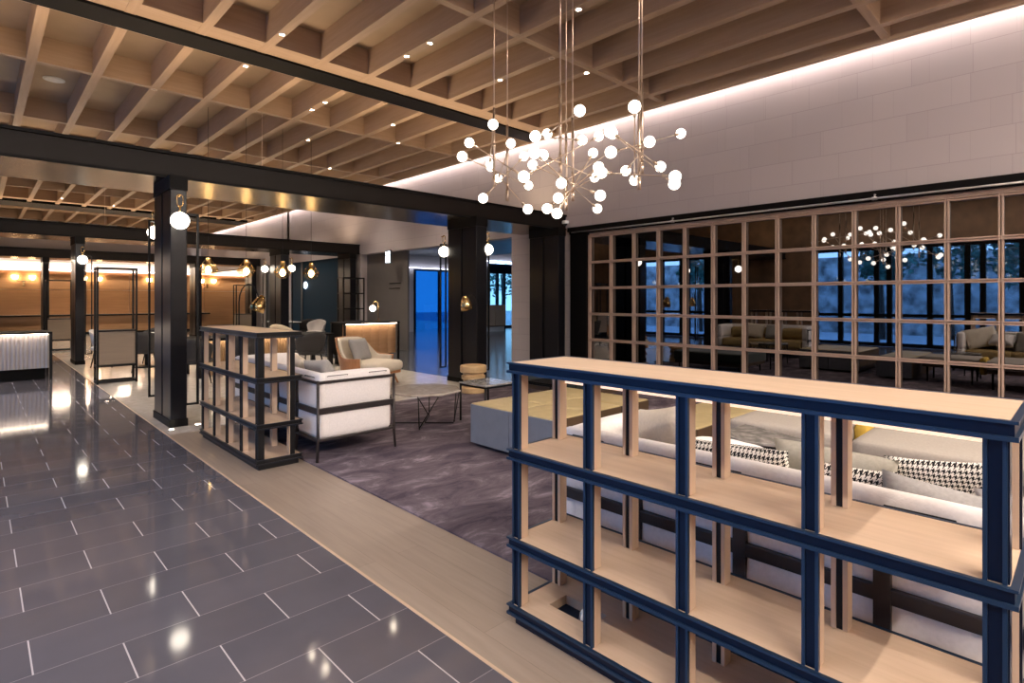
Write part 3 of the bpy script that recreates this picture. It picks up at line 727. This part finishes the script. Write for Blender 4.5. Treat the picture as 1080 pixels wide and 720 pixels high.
for k, ((rx, ry), zb, arms) in UN.items():
    t = thing('globe_chandelier', ULAB[k], 'chandelier', (rx, ry, zb), 'cluster of brass globe chandeliers')
    bm = newbm(); tube(bm, [(rx, ry, zb), (rx, ry, zb+.1)], .016, 10); tube(bm, [(rx, ry, zb+.1), (rx, ry, zb+.75)], .0115, 8); tube(bm, [(rx, ry, zb+.75), (rx, ry, ZC+.001)], .005, 8)
    obj('stem', bm, M['champagne'], t, smooth=True)
    bm = newbm(); lathe(bm, [(0, ZC-.03), (.04, ZC-.03), (.045, ZC+.0), (.045, ZS)], (rx, ry, 0), 16); obj('canopy', bm, M['champagne'], t, smooth=True)
    for a, b in arms:
        a, b = Vector(a), Vector(b); d = (b-a).normalized()
        bm = newbm(); tube(bm, [a, b], .005, 8)
        tube(bm, [a+d*.035, a+d*.115], .013, 8); tube(bm, [b-d*.035, b-d*.115], .013, 8)
        # collar on the stem where the arm crosses
        tt = ((Vector((rx, ry, 0))-Vector((a.x, a.y, 0))).dot(Vector((d.x, d.y, 0))))/max(1e-6, d.x**2+d.y**2)
        c = a+d*tt; tube(bm, [(rx, ry, c.z-.02), (rx, ry, c.z+.02)], .014, 8); tube(bm, [c, (rx, ry, c.z)], .007, 6) if (c-Vector((rx, ry, c.z))).length > .004 else None
        arm = obj('arm', bm, M['champagne'], t, smooth=True)
        for e in (a, b):
            bm = newbm(); sphere(bm, e, .045, 16); obj('globe', bm, M['globe'], arm, smooth=True)

# ================================================================== CEILING DOWNLIGHTS
DL = [(4.395,6.73,1,'left of the chandelier cluster, the lower of two on one beam'),(4.395,6.17,1,'left of the chandelier cluster, the upper of two on one beam'),(5.925,6.44,1,'between the two left chandelier rods near the black channel'),(5.16,4.23,1,'at the picture top beside the central chandelier rods'),
 (5.925,5.35,0,'that is unlit, behind the central chandelier rods'),(6.69,5.33,1,'at a beam crossing right of the central chandelier rods'),(2.865,7.3,1,'at a beam end just above the black channel'),
 (2.865,8.66,1,'on its own just below the black channel, upper left'),(4.395,9.29,1,'below the black channel, the upper of a close pair'),(4.395,9.82,1,'below the black channel, the lower of a close pair'),(5.16,11.73,1,'above the main bronze beam beside the thin hanging cords'),
 (5.925,9.55,1,'left of the leftmost chandelier, in mid beam'),(6.69,10.58,1,'left of the leftmost chandelier, at a beam crossing'),(6.69,13.87,1,'just above the main bronze beam, right of the cords'),(2.1,10.66,0,'that is unlit, at a beam crossing, upper left'),
 (2.1,24.35,1,'in the far left bay under the main bronze beam'),(5.16,22.4,1,'in the far bay above the brass pendants'),(3.63,24.9,1,'in the far bay just right of the nearest dark column')]
for (x, y, on, wh) in DL:
    t = thing('recessed_downlight', 'recessed downlight ' + wh, 'downlight', (x, y, ZC-.006), 'recessed ceiling downlights')
    bm = newbm(); lathe(bm, [(.03, ZC-.002), (.032, ZC-.008), (.044, ZC-.008), (.046, ZC+.004)], (x, y, 0), 20); obj('trim_ring', bm, M['champagne'], t, smooth=True)
    bm = newbm(); lathe(bm, [(0, ZC-.004), (.031, ZC-.004), (.031, ZC+.004)], (x, y, 0), 20); obj('lens', bm, M['lens'] if on else M['deadlens'], t)
t = thing('ceiling_speaker', 'flat white disc speaker in the upper left ceiling coffer', 'speaker', (.97, 12.5, ZS-.02))
bm = newbm(); lathe(bm, [(0, ZS-.02), (.13, ZS-.02), (.14, ZS-.004), (.14, ZS)], (.97, 12.5, 0), 24); obj('grille', bm, M['whiteplastic'], t)
bm = newbm(); lathe(bm, [(.14, ZS-.012), (.155, ZS-.012), (.155, ZS)], (.97, 12.5, 0), 24); obj('rim', bm, M['whiteplastic'], t)

# ================================================================== COLUMN GLOBE LAMPS ON THIN FRAMES
def column_lamp(x0, x1, y, gx, gy, gz, label, zt=2.55, zb=.22, r=.098):
    t = thing('globe_frame_lamp', label, 'lamp', ((x0+x1)/2, y, zb), 'globe lamps on thin frames beside the columns')
    w = .012
    B('frame', M['black'], t, (x0-w, x0+w, y-w, y+w, zb, zt), (x1-w, x1+w, y-w, y+w, zb, zt), (x0, x1, y-w, y+w, zt-2*w, zt), (x0, x1, y-w, y+w, zb, zb+2*w))
    bm = newbm(); pts = [(gx+.032*math.cos(a), gy, gz+r+.1+.032*math.sin(a)+(.07 if math.sin(a) > 0 else 0)) for a in [k*PI/8 for k in range(17)]]
    tube(bm, pts, .008, 6); tube(bm, [(gx, gy, gz+r-.01), (gx, gy, gz+r+.075)], .012, 8)
    tube(bm, [(gx, gy, gz+r+.19), (gx, y, gz+r+.19), (min(max(gx, x0), x1), y, gz+r+.19)], .008, 6)
    obj('brass_loop', bm, M['brass'], t, smooth=True)
    bm = newbm(); sphere(bm, (gx, gy, gz), r, 20); obj('globe', bm, M['wallglobe'], t, smooth=True)
    return t
column_lamp(1.83, 1.96, 7.62, 1.69, 7.28, 2.41, 'glowing globe lamp with brass loop on the right of the nearest dark column')
column_lamp(1.64, 1.78, 8.6, 1.76, 8.9, 2.42, 'globe lamp half hidden on the left of the nearest dark column', r=.09)
column_lamp(6.3, 6.42, 8.5, 6.32, 8.42, 2.4, 'globe lamp on a thin frame at the left of the second dark column')
column_lamp(6.6, 6.73, 7.62, 6.62, 7.52, 2.4, 'globe lamp on a thin frame at the right of the second dark column')
column_lamp(1.84, 1.96, 16.36, 1.76, 16.1, 2.42, 'globe lamp on the far left dark column by the lit fluted desk')
column_lamp(6.6, 6.72, 16.36, 6.64, 16.2, 2.42, 'globe lamp on the right of the far column behind the brass pendants')
column_lamp(6.2, 6.31, 17.25, 6.22, 17.15, 2.42, 'globe lamp on the left of the far column behind the brass pendants')

# floor uplights
for (x, y, l) in ((1.62, 7.36, 'tiny floor uplight glowing in the paving left of the nearest column foot'), (1.92, 7.45, 'tiny floor uplight glowing right of the nearest column foot')):
    t = thing('floor_uplight', l, 'uplight', (x, y, 0), 'floor uplights')
    bm = newbm(); lathe(bm, [(0, .004), (.025, .004), (.025, 0)], (x, y, 0), 16); obj('lens', bm, M['lens'], t)
    bm = newbm(); lathe(bm, [(.025, .005), (.036, .004), (.038, 0)], (x, y, 0), 16); obj('ring', bm, M['steel'], t)

# ================================================================== PENDANTS OVER THE LONG TABLE
def pendant(x, y, z, label):
    t = thing('lantern_pendant', label, 'pendant lamp', (x, y, z), 'brass lantern pendants')
    bm = newbm(); tube(bm, [(x, y, z+.2), (x, y, ZS)], .004, 6); obj('cord', bm, M['black'], t)
    bm = newbm(); lathe(bm, [(0, z+.24), (.045, z+.24), (.05, z+.1), (.05, z+.09), (0, z+.09)], (x, y, 0), 16)
    for k in range(4): a = k*PI/2; tube(bm, [(x+.05*math.cos(a), y+.05*math.sin(a), z+.2), (x+.19*math.cos(a), y+.19*math.sin(a), z+.0)], .004, 5)
    obj('brass_cap', bm, M['brass'], t, smooth=True)
    bm = newbm(); lathe(bm, [(.05, z+.1), (.14, z+.06), (.18, z-.01), (.14, z-.09), (.07, z-.14), (0, z-.14)], (x, y, 0), 20); obj('glass_shade', bm, M['amberglass'], t, smooth=True)
    bm = newbm(); lathe(bm, [(.175, z-.005), (.2, z), (.175, z+.005)], (x, y, 0), 20); obj('ring', bm, M['brass'], t)
    bm = newbm(); sphere(bm, (x, y, z-.01), .06, 12, 1.3); obj('bulb', bm, M['pendantbulb'], t, smooth=True)
for x, wh in ((3.33, 'leftmost of the four over the long table'), (4.05, 'second from left of the four over the long table'), (4.8, 'third from left of the four over the long table'), (5.44, 'rightmost of the four over the long table')):
    pendant(x, 12.2, 2.1, 'brass and amber glass lantern pendant, ' + wh)
# bare hanging cords over the dining bay
for i, (x, y) in enumerate(((2.75, 20.3), (3.9, 10.9))):
    bm = newbm(); tube(bm, [(x, y, 3.55), (x, y, ZS)], .005, 6)
    t = thing('hanging_rod', ('thin rod hanging from the far left ceiling bay', 'thin rod hanging just above the main bronze beam')[i], 'rod', (x, y, 3.55))
    obj('rod', bm, M['champagne'], t)
    bm = newbm(); lathe(bm, [(0, 3.5), (.03, 3.5), (.03, 3.57), (0, 3.58)], (x, y, 0), 10); obj('weight', bm, M['champagne'], t)

# ================================================================== BRASS READING LAMPS
def reading_lamp(x, y, hx, hy, hz, top, tilt, label):
    t = thing('reading_lamp', label, 'floor lamp', (x, y, 0), 'brass reading lamps')
    bm = newbm(); lathe(bm, [(0, 0), (.14, 0), (.14, .015), (.02, .025), (0, .025)], (x, y, 0), 24); obj('base', bm, M['black'], t, smooth=True)
    d = Vector((hx-x, hy-y, 0))
    pts = [(x, y, .02), (x, y, top-.25)] + [(x+d.x*(1-math.cos(a))/2, y+d.y*(1-math.cos(a))/2, top-.25+.25*math.sin(a)) for a in [PI*k/8 for k in range(1, 8)]] + [(hx, hy, hz+.1)]
    bm = newbm(); tube(bm, pts, .009, 8); obj('gooseneck', bm, M['black'], t, smooth=True)
    bm = newbm(); lathe(bm, [(.02, .15), (.035, .14), (.07, .08), (.098, 0), (.105, -.085), (.1, -.085), (.092, 0), (.06, .08), (.02, .14)], (0, 0, 0), 24)
    bmesh.ops.rotate(bm, verts=bm.verts[:], cent=(0, 0, 0), matrix=Matrix.Rotation(tilt, 3, (d.y, -d.x, 0) if d.length else 'X'))
    bmesh.ops.translate(bm, verts=bm.verts[:], vec=(hx, hy, hz)); s = obj('brass_shade', bm, M['brass'], t, smooth=True)
    bm = newbm(); sphere(bm, (hx, hy, hz-.03), .03, 12); obj('bulb', bm, M['pendantbulb'], s, smooth=True)
reading_lamp(2.62, 8.18, 2.86, 8.12, 1.42, 1.72, R(-22), 'brass gooseneck reading lamp over the far oak shelf')
reading_lamp(6.12, 7.22, 5.86, 7.2, 1.42, 1.6, R(-14), 'brass reading lamp in front of the second dark column')

# ================================================================== DISPLAY FRAMES WITH TAUPE BOXES
def display_frame(x0, y0, label, w=.58, d=.3, h=2.08, shelves=()):
    x1, y1 = x0+w, y0+d
    t = thing('display_frame', label, 'display stand', ((x0+x1)/2, (y0+y1)/2, 0), 'thin black display frames')
    r = .016
    for x in (x0, x1):
        for y in (y0, y1): B('upright', M['black'], t, (x-r, x+r, y-r, y+r, 0, h))
    bx = []
    for z in (h-r*2, .34-.04, .02)+tuple(shelves):
        bx += [(x0, x1, y0-r, y0+r, z, z+2*r), (x0, x1, y1-r, y1+r, z, z+2*r), (x0-r, x0+r, y0, y1, z, z+2*r), (x1-r, x1+r, y0, y1, z, z+2*r)]
    B('rail', M['black'], t, *bx)
    b = B('box', M['box'], t, (x0+.02, x1-.02, y0-.01, y1-.02, .34, .93), bevel=.005)
    B('box_lid', M['black'], b, (x0+.012, x1-.012, y0-.014, y1-.012, .93, .955))
display_frame(1.54, 12.17, 'tall black display frame holding a taupe box, left of the nearest dark column')
display_frame(1.46, 20.9, 'black display frame with taupe box behind the lit fluted desk, far left')
display_frame(6.78, 13.3, 'black display frame with thin rails and a box behind the armchair', shelves=(1.25, 1.65))
display_frame(7.2, 22.8, 'distant black display frame below the second pendant')

# ================================================================== LIT FLUTED DESKS
def fluted_desk(x0, x1, yf, d, h, zb, material, label, pitch=.045, name='reception_desk'):
    t = thing(name, label, 'desk', ((x0+x1)/2, yf+d/2, 0))
    B('desk_top', M['blackpaint'], t, (x0-.04, x1+.04, yf-.12, yf+d, h-.035, h), bevel=.004)
    bm = newbm(); n = int((x1-x0)/pitch); pts = []
    for i in range(n):
        a = x0+(x1-x0)*i/n; w = (x1-x0)/n
        pts += [(a+w*k/6, yf-.022*math.sin(PI*k/6)) for k in range(6)]
    pts.append((x1, yf)); prism(bm, pts+[(x1, yf+.05), (x0, yf+.05)], zb, h-.035); obj('fluted_front', bm, material, t)
    B('body', M['blackpaint'], t, (x0+.02, x1-.02, yf+.05, yf+d-.03, zb, h-.036))
    for x in (x0-.02, x1+.02):
        for y in (yf-.08, yf+d-.05): B('leg', M['black'], t, (x-.022, x+.022, y-.022, y+.022, 0, h-.035))
    B('plinth', M['blackpaint'], t, (x0+.05, x1-.05, yf+.12, yf+d-.06, 0, zb))  # dark box added to stand for the shade under the desk
    B('light_strip', M['led'], t, (x0+.02, x1-.02, yf-.085, yf-.05, h-.046, h-.036))
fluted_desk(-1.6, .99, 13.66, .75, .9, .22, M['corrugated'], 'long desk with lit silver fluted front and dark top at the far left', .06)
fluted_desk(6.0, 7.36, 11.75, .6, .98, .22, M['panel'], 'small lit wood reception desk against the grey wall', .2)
# globe table lamp on that desk
t = thing('table_lamp', 'small brass table lamp with a white globe on the lit wood desk', 'table lamp', (7.0, 11.95, .98))
bm = newbm(); lathe(bm, [(0, .98), (.07, .98), (.07, .995), (0, 1.0)], (7.0, 11.95, 0), 16); obj('base', bm, M['brass'], t)
bm = newbm(); tube(bm, [(7.0, 11.95, .99), (7.0, 11.95, 1.43), (6.94, 12.0, 1.46), (6.9, 12.04, 1.43), (6.9, 12.04, 1.36)], .008, 6); obj('pole', bm, M['brass'], t, smooth=True)
bm = newbm(); sphere(bm, (6.9, 12.04, 1.29), .075, 16); obj('globe', bm, M['wallglobe'], t, smooth=True)
# exit sign, camera, notice
t = thing('hanging_sign', 'two-part white glowing hanging sign at the top of the grey recess', 'sign', (8.8, 14.45, 2.58))
B('housing', M['darkplastic'], t, (8.79, 8.83, 14.33, 14.59, 2.58, 2.97))
B('upper_panel', M['exitlit'], t, (8.78, 8.792, 14.34, 14.58, 2.83, 2.93)); B('lower_panel', M['exitlit'], t, (8.78, 8.792, 14.34, 14.58, 2.6, 2.8))
t = thing('security_camera', 'small white dome camera high on the pale wall beside the gridded screen', 'camera', (8.88, 7.62, 3.09))
bm = newbm(); lathe(bm, [(0, 3.14), (.07, 3.14), (.075, 3.1), (.07, 3.08), (0, 3.08)], (8.84, 7.6, 0), 20); box(bm, 8.84, 8.93, 7.57, 7.63, 3.1, 3.14); obj('housing', bm, M['whiteplastic'], t, smooth=False)
bm = newbm(); sphere(bm, (8.84, 7.6, 3.08), .045, 16); obj('dome', bm, M['darkplastic'], t, smooth=True)
t = thing('wall_notice', 'faint two-line raised lettering strip on the grey recess wall', 'sign', (9.13, 14.6, 2.0))
for z in (1.98, 1.83):
    bm = newbm(); y = 14.95
    while y > 14.35:
        w = random.uniform(.03, .06); box(bm, 9.128, 9.145, y-w, y, z, z+.03); y -= w+.02
    obj('text_row', bm, M['bronze_face'], t)

# ================================================================== DINING: tables, chairs
def shell_chair(x, y, rot, material, label):
    t = thing('dining_chair', label, 'chair', (x, y, 0), 'shell dining chairs')
    bm = newbm(); rows = []; n = 20
    for i in range(n+1):
        u = -1+2*i/n; a = u*R(120); row = []
        h = .84-.2*abs(u)**1.6
        for j in range(6):
            s = j/5; rr = .2+.07*s**.6
            row.append(bm.verts.new((rr*1.08*math.sin(a), rr*math.cos(a)+.03*s, .42+(h-.42)*s)))
        rows.append(row)
    for i in range(n):
        for j in range(5): bm.faces.new((rows[i][j], rows[i+1][j], rows[i+1][j+1], rows[i][j+1]))
    o = obj('backrest', bm, material, t, smooth=True, world=False); sm = o.modifiers.new('s', 'SOLIDIFY'); sm.thickness = .035; sm.offset = 0
    bm = newbm(); softbox(bm, -.24, .24, -.25, .21, .38, .47, .04, .01, 6); obj('seat', bm, material, t, smooth=True, world=False)
    for sx, sy in ((-1, -1), (1, -1), (-1, 1), (1, 1)):
        bm = newbm(); tube(bm, [(sx*.16, sy*.15, .39), (sx*.22, sy*.21, 0)], [.016, .01], 8); obj('leg', bm, M['black'], t, smooth=True, world=False)
    t.rotation_euler = (0, 0, rot); return t
# long table with lit fluted pedestal
t = thing('communal_table', 'long dark dining table with a lit fluted wooden pedestal behind the far oak shelf', 'table', (4.35, 12.2, 0))
B('table_top', M['blackpaint'], t, (2.95, 5.78, 11.72, 12.72, .71, .755), bevel=.005)
for y in (11.78, 12.66):
    B('leg', M['black'], t, (5.64, 5.72, y-.035, y+.035, 0, .71)); B('leg', M['black'], t, (3.02, 3.1, y-.035, y+.035, 0, .71))
bm = newbm(); pts = []
for i in range(36): pts += [(3.2+1.7*(i+k/4)/36, 12.0-.016*math.sin(PI*k/4)) for k in range(4)]
prism(bm, pts+[(4.9, 12.0), (4.9, 12.45), (3.2, 12.45)], .02, .68); obj('fluted_pedestal', bm, M['fluted'], t)
B('light_strip', M['led'], t, (3.2, 4.9, 11.92, 11.94, .698, .71))
t = thing('round_table', 'white-topped round table beyond the nearest column', 'table', (2.75, 14.7, 0))
bm = newbm(); lathe(bm, [(0, .71), (.55, .71), (.56, .725), (.55, .745), (0, .745)], (2.75, 14.7, 0), 32); obj('table_top', bm, M['whiteplastic'], t)
bm = newbm(); lathe(bm, [(0, 0), (.28, 0), (.28, .02), (.035, .04), (.035, .71), (0, .71)], (2.75, 14.7, 0), 20); obj('pedestal', bm, M['black'], t)
CH = [(4.95, 11.15, PI, 'chair_dark', 'dark upholstered shell chair at the near side of the long table'), (3.7, 11.2, PI*.95, 'chair_dark', 'dark shell chair at the long table, seen through the far oak shelf'),
 (5.9, 15.0, .3, 'chair_beige', 'beige round-backed shell chair beyond the long table'), (8.1, 20.6, 2.6, 'chair_white', 'white shell chair in front of the navy wall, left of a black one'),
 (8.35, 19.0, 2.9, 'chair_dark', 'black shell chair in front of the navy wall'), (7.0, 18.1, 2.2, 'chair_dark', 'low-looking dark shell chair left of the black one by the navy wall'), (8.2, 18.0, -.8, 'chair_white', 'white shell chair beside the tall window slit'),
 (2.55, 13.75, 2.9, 'chair_dark', 'dark shell chair on the near side of the round white table'), (2.1, 15.3, 1.0, 'chair_white', 'white shell chair on the left of the round white table'), (3.1, 15.5, -.5, 'chair_dark', 'dark shell chair on the far side of the round white table'),
 (2.75, 10.9, 2.6, 'chair_dark', 'dark shell chair just right of the nearest column'), (.6, 15.6, 3.0, 'chair_dark', 'dark rounded chair behind the lit fluted desk'), (-.1, 15.7, 3.0, 'chair_dark', 'second dark rounded chair behind the lit fluted desk, nearer the picture edge')]
for c in CH: shell_chair(c[0], c[1], c[2], M[c[3]], c[4])
leg_table([(7.3, 18.7), (8.0, 18.7), (8.0, 20.0), (7.3, 20.0)], .75, 'small pale dining table by the navy wall', 'dining_table', M['whiteplastic'], .02)
# long bar counter before the end wall
t = thing('bar_counter', 'long low bar counter with dark top along the far wood panelled wall', 'counter', (3.2, 30.6, 0))
B('counter_top', M['blackpaint'], t, (-2.6, 8.3, 30.1, 31.0, .8, .86)); B('counter_front', M['panel'], t, (-2.5, 8.2, 30.25, 30.9, .1, .8)); B('foot', M['black'], t, (-2.4, 8.1, 30.35, 30.8, 0, .1))
# sconces on the panelling
for x, wh in ((1.55, 'leftmost of the row, over the lit fluted desk'), (4.05, 'beside the nearest display frame'), (6.75, 'right of the nearest column'), (9.2, 'rightmost of the row')):
    t = thing('wall_sconce', 'double-cup wall sconce on the far panelling, ' + wh, 'wall lamp', (x, YE-.12, 2.4), 'far wall sconces')
    B('bracket', M['brass'], t, (x-.03, x+.03, YE-.12, YE-.08, 2.15, 2.38)); bm = newbm(); tube(bm, [(x-.32, YE-.2, 2.42), (x-.2, YE-.2, 2.34), (x+.2, YE-.2, 2.34), (x+.32, YE-.2, 2.42)], .012, 6); tube(bm, [(x, YE-.1, 2.32), (x, YE-.2, 2.34)], .012, 6); obj('arm', bm, M['black'], t)
    for s in (-.3, .3):
        bm = newbm(); lathe(bm, [(0, 2.42), (.06, 2.43), (.11, 2.5), (.12, 2.6), (0, 2.6)], (x+s, YE-.2, 0), 16); obj('shade', bm, M['sconcebulb'], t, smooth=True)
# ring lights on the navy wall
for y, wh in ((22.2, 'left'), (20.6, 'right')):
    t = thing('ring_light', 'small white ring wall light on the navy wall, %s of the pair' % wh, 'wall lamp', (8.98, y, 2.02), 'ring lights')
    bm = newbm(); pts = [(8.965, y+.1*math.cos(k*PI/10), 2.05+.1*math.sin(k*PI/10)) for k in range(21)]; tube(bm, pts, .03, 8); obj('ring', bm, M['exitlit'], t, smooth=True)
    bm = newbm(); tube(bm, [(8.98, y, 2.05), (9.0, y, 2.05)], .05, 12); obj('boss', bm, M['black'], t)
# lobby furniture
t = thing('lobby_cabinet', 'wooden cabinet in the bright side lobby right of the second column', 'cabinet', (17.6, 19.8, 0))
B('carcass', M['panel'], t, (17.0, 18.4, 19.6, 20.2, .25, 1.25)); B('door', M['oak'], t, (17.02, 17.68, 19.57, 19.6, .28, 1.22)); B('door', M['oak'], t, (17.72, 18.38, 19.57, 19.6, .28, 1.22)); B('base', M['whiteplastic'], t, (17.05, 18.35, 19.65, 20.15, 0, .25))

# ================================================================== LIGHTS
def area(name, loc, sx, sy, rot, power, col=(1, .85, .7), spread=None):
    l = bpy.data.lights.new(name, 'AREA'); l.shape = 'RECTANGLE'; l.size = sx; l.size_y = sy; l.energy = power; l.color = col
    if spread: l.spread = spread
    o = bpy.data.objects.new(name, l); COL.objects.link(o); o.location = loc; o.rotation_euler = rot; return o
def spot(name, loc, power, size=R(75), blend=.6, col=(1, .84, .66), r=.03):
    l = bpy.data.lights.new(name, 'SPOT'); l.energy = power; l.spot_size = size; l.spot_blend = blend; l.color = col; l.shadow_soft_size = r
    o = bpy.data.objects.new(name, l); COL.objects.link(o); o.location = loc; return o
for (x, y, on, wh) in DL:
    if on: spot('downlight_or_fill_beam', (x, y, ZC-.02), 34, R(120), .9)
# fill spots added for the near bay and left aisle, without fixtures
for x in (2.1, 3.63, 5.16, 6.69):
    for y in (-2.6, -.6, 1.2, 3.0): spot('downlight_or_fill_beam', (x, y, ZC-.02), 10, R(140), .9)
for y in (-3, -1.5, 0, 1.5, 3.0, 4.5, 6.0): spot('downlight_or_fill_beam', (-1.725, y, ZC-.02), 130, R(155), .8, (1, .88, .8))
for x in (1.335, 2.865, 4.395, 5.925, 7.455):  # far bay spots; the leftmost row is added to brighten the floor
    for y in (11.5, 14.8, 19.5, 23.5, 28.5): spot('downlight_or_fill_beam', (x, y, ZC-.02), 150, R(120), .9)
for y in (10.5, 14, 19, 26): spot('downlight_or_fill_beam', (-.96, y, ZC-.02), 90, R(120), .9)
# fill lights added above the bronze beams to brighten the ceiling
for i in range(3):
    area('ceiling_fill', (3.0, 8.3+PER*i, 3.3), 11, .5, (PI, 0, 0), 130, (1, .75, .5))
area('cove_or_fill_light', (8.8, 15, ZC+.1), .05, 38, (0, R(-12), 0), 125, (1, .88, .84))
area('cove_or_fill_light', (2.9, YB+.25, ZC-.05), 11, .05, (R(20), 0, 0), 800, (1, .86, .74))  # fill added behind the camera, no cove lamp known there
area('cove_or_fill_light', (4.6, YE-.3, 3.3), 15, .05, (R(-160), 0, 0), 160, (1, .8, .62))
area('cove_or_fill_light', (4.6, YE-.3, 3.36), 15, .05, (R(-12), 0, 0), 260, (1, .8, .58))
area('lobby_light', (13, 15, 3.5), 5, 8, (0, 0, 0), 120, (.75, .82, 1))
# the window openings, so that the dusk light through them is sampled well
for (y, w_) in ((3.65, 6.1), (12.55, 5.3)):
    o = area('window_portal', (XL-.25, y, 1.6), 3.2, w_, (0, R(-90), 0), 1); o.data.cycles.is_portal = True
o = area('window_portal', (18.5, 22.3, 1.6), 7.4, 3.2, (R(-90), 0, 0), 1); o.data.cycles.is_portal = True
# world: dusk sky
w = bpy.data.worlds.new('dusk'); S.world = w; w.use_nodes = True; nt = w.node_tree
bg = nt.nodes['Background']; tc = nt.nodes.new('ShaderNodeTexCoord'); sp = nt.nodes.new('ShaderNodeSeparateXYZ'); rp = nt.nodes.new('ShaderNodeValToRGB')
nt.links.new(tc.outputs['Generated'], sp.inputs[0]); nt.links.new(sp.outputs[2], rp.inputs['Fac']); nt.links.new(rp.outputs['Color'], bg.inputs['Color'])
rp.color_ramp.elements[0].position = 0; rp.color_ramp.elements[0].color = (.3, .5, .85, 1); rp.color_ramp.elements[1].position = .8; rp.color_ramp.elements[1].color = (.12, .27, .62, 1)
bg.inputs['Strength'].default_value = 7.0

# ================================================================== CAMERA
cam = bpy.data.cameras.new('camera'); co = bpy.data.objects.new('camera', cam); COL.objects.link(co); S.camera = co
cam.sensor_width = 36; cam.lens = 588/1080*36; cam.shift_y = -44/1080; cam.clip_end = 200; cam.clip_start = .05
co.location = (0, 0, 1.5); co.rotation_euler = (PI/2, 0, -math.atan(564.75/588))
S.view_settings.view_transform = 'Standard'; S.view_settings.look = 'None'; S.view_settings.gamma = 1; S.view_settings.use_curve_mapping = False
S.view_settings.exposure = 0.45
S.cycles.max_bounces = 8; S.cycles.diffuse_bounces = 4; S.cycles.glossy_bounces = 4; S.cycles.transparent_max_bounces = 8
S.cycles.caustics_reflective = False; S.cycles.caustics_refractive = False; S.cycles.sample_clamp_indirect = 6
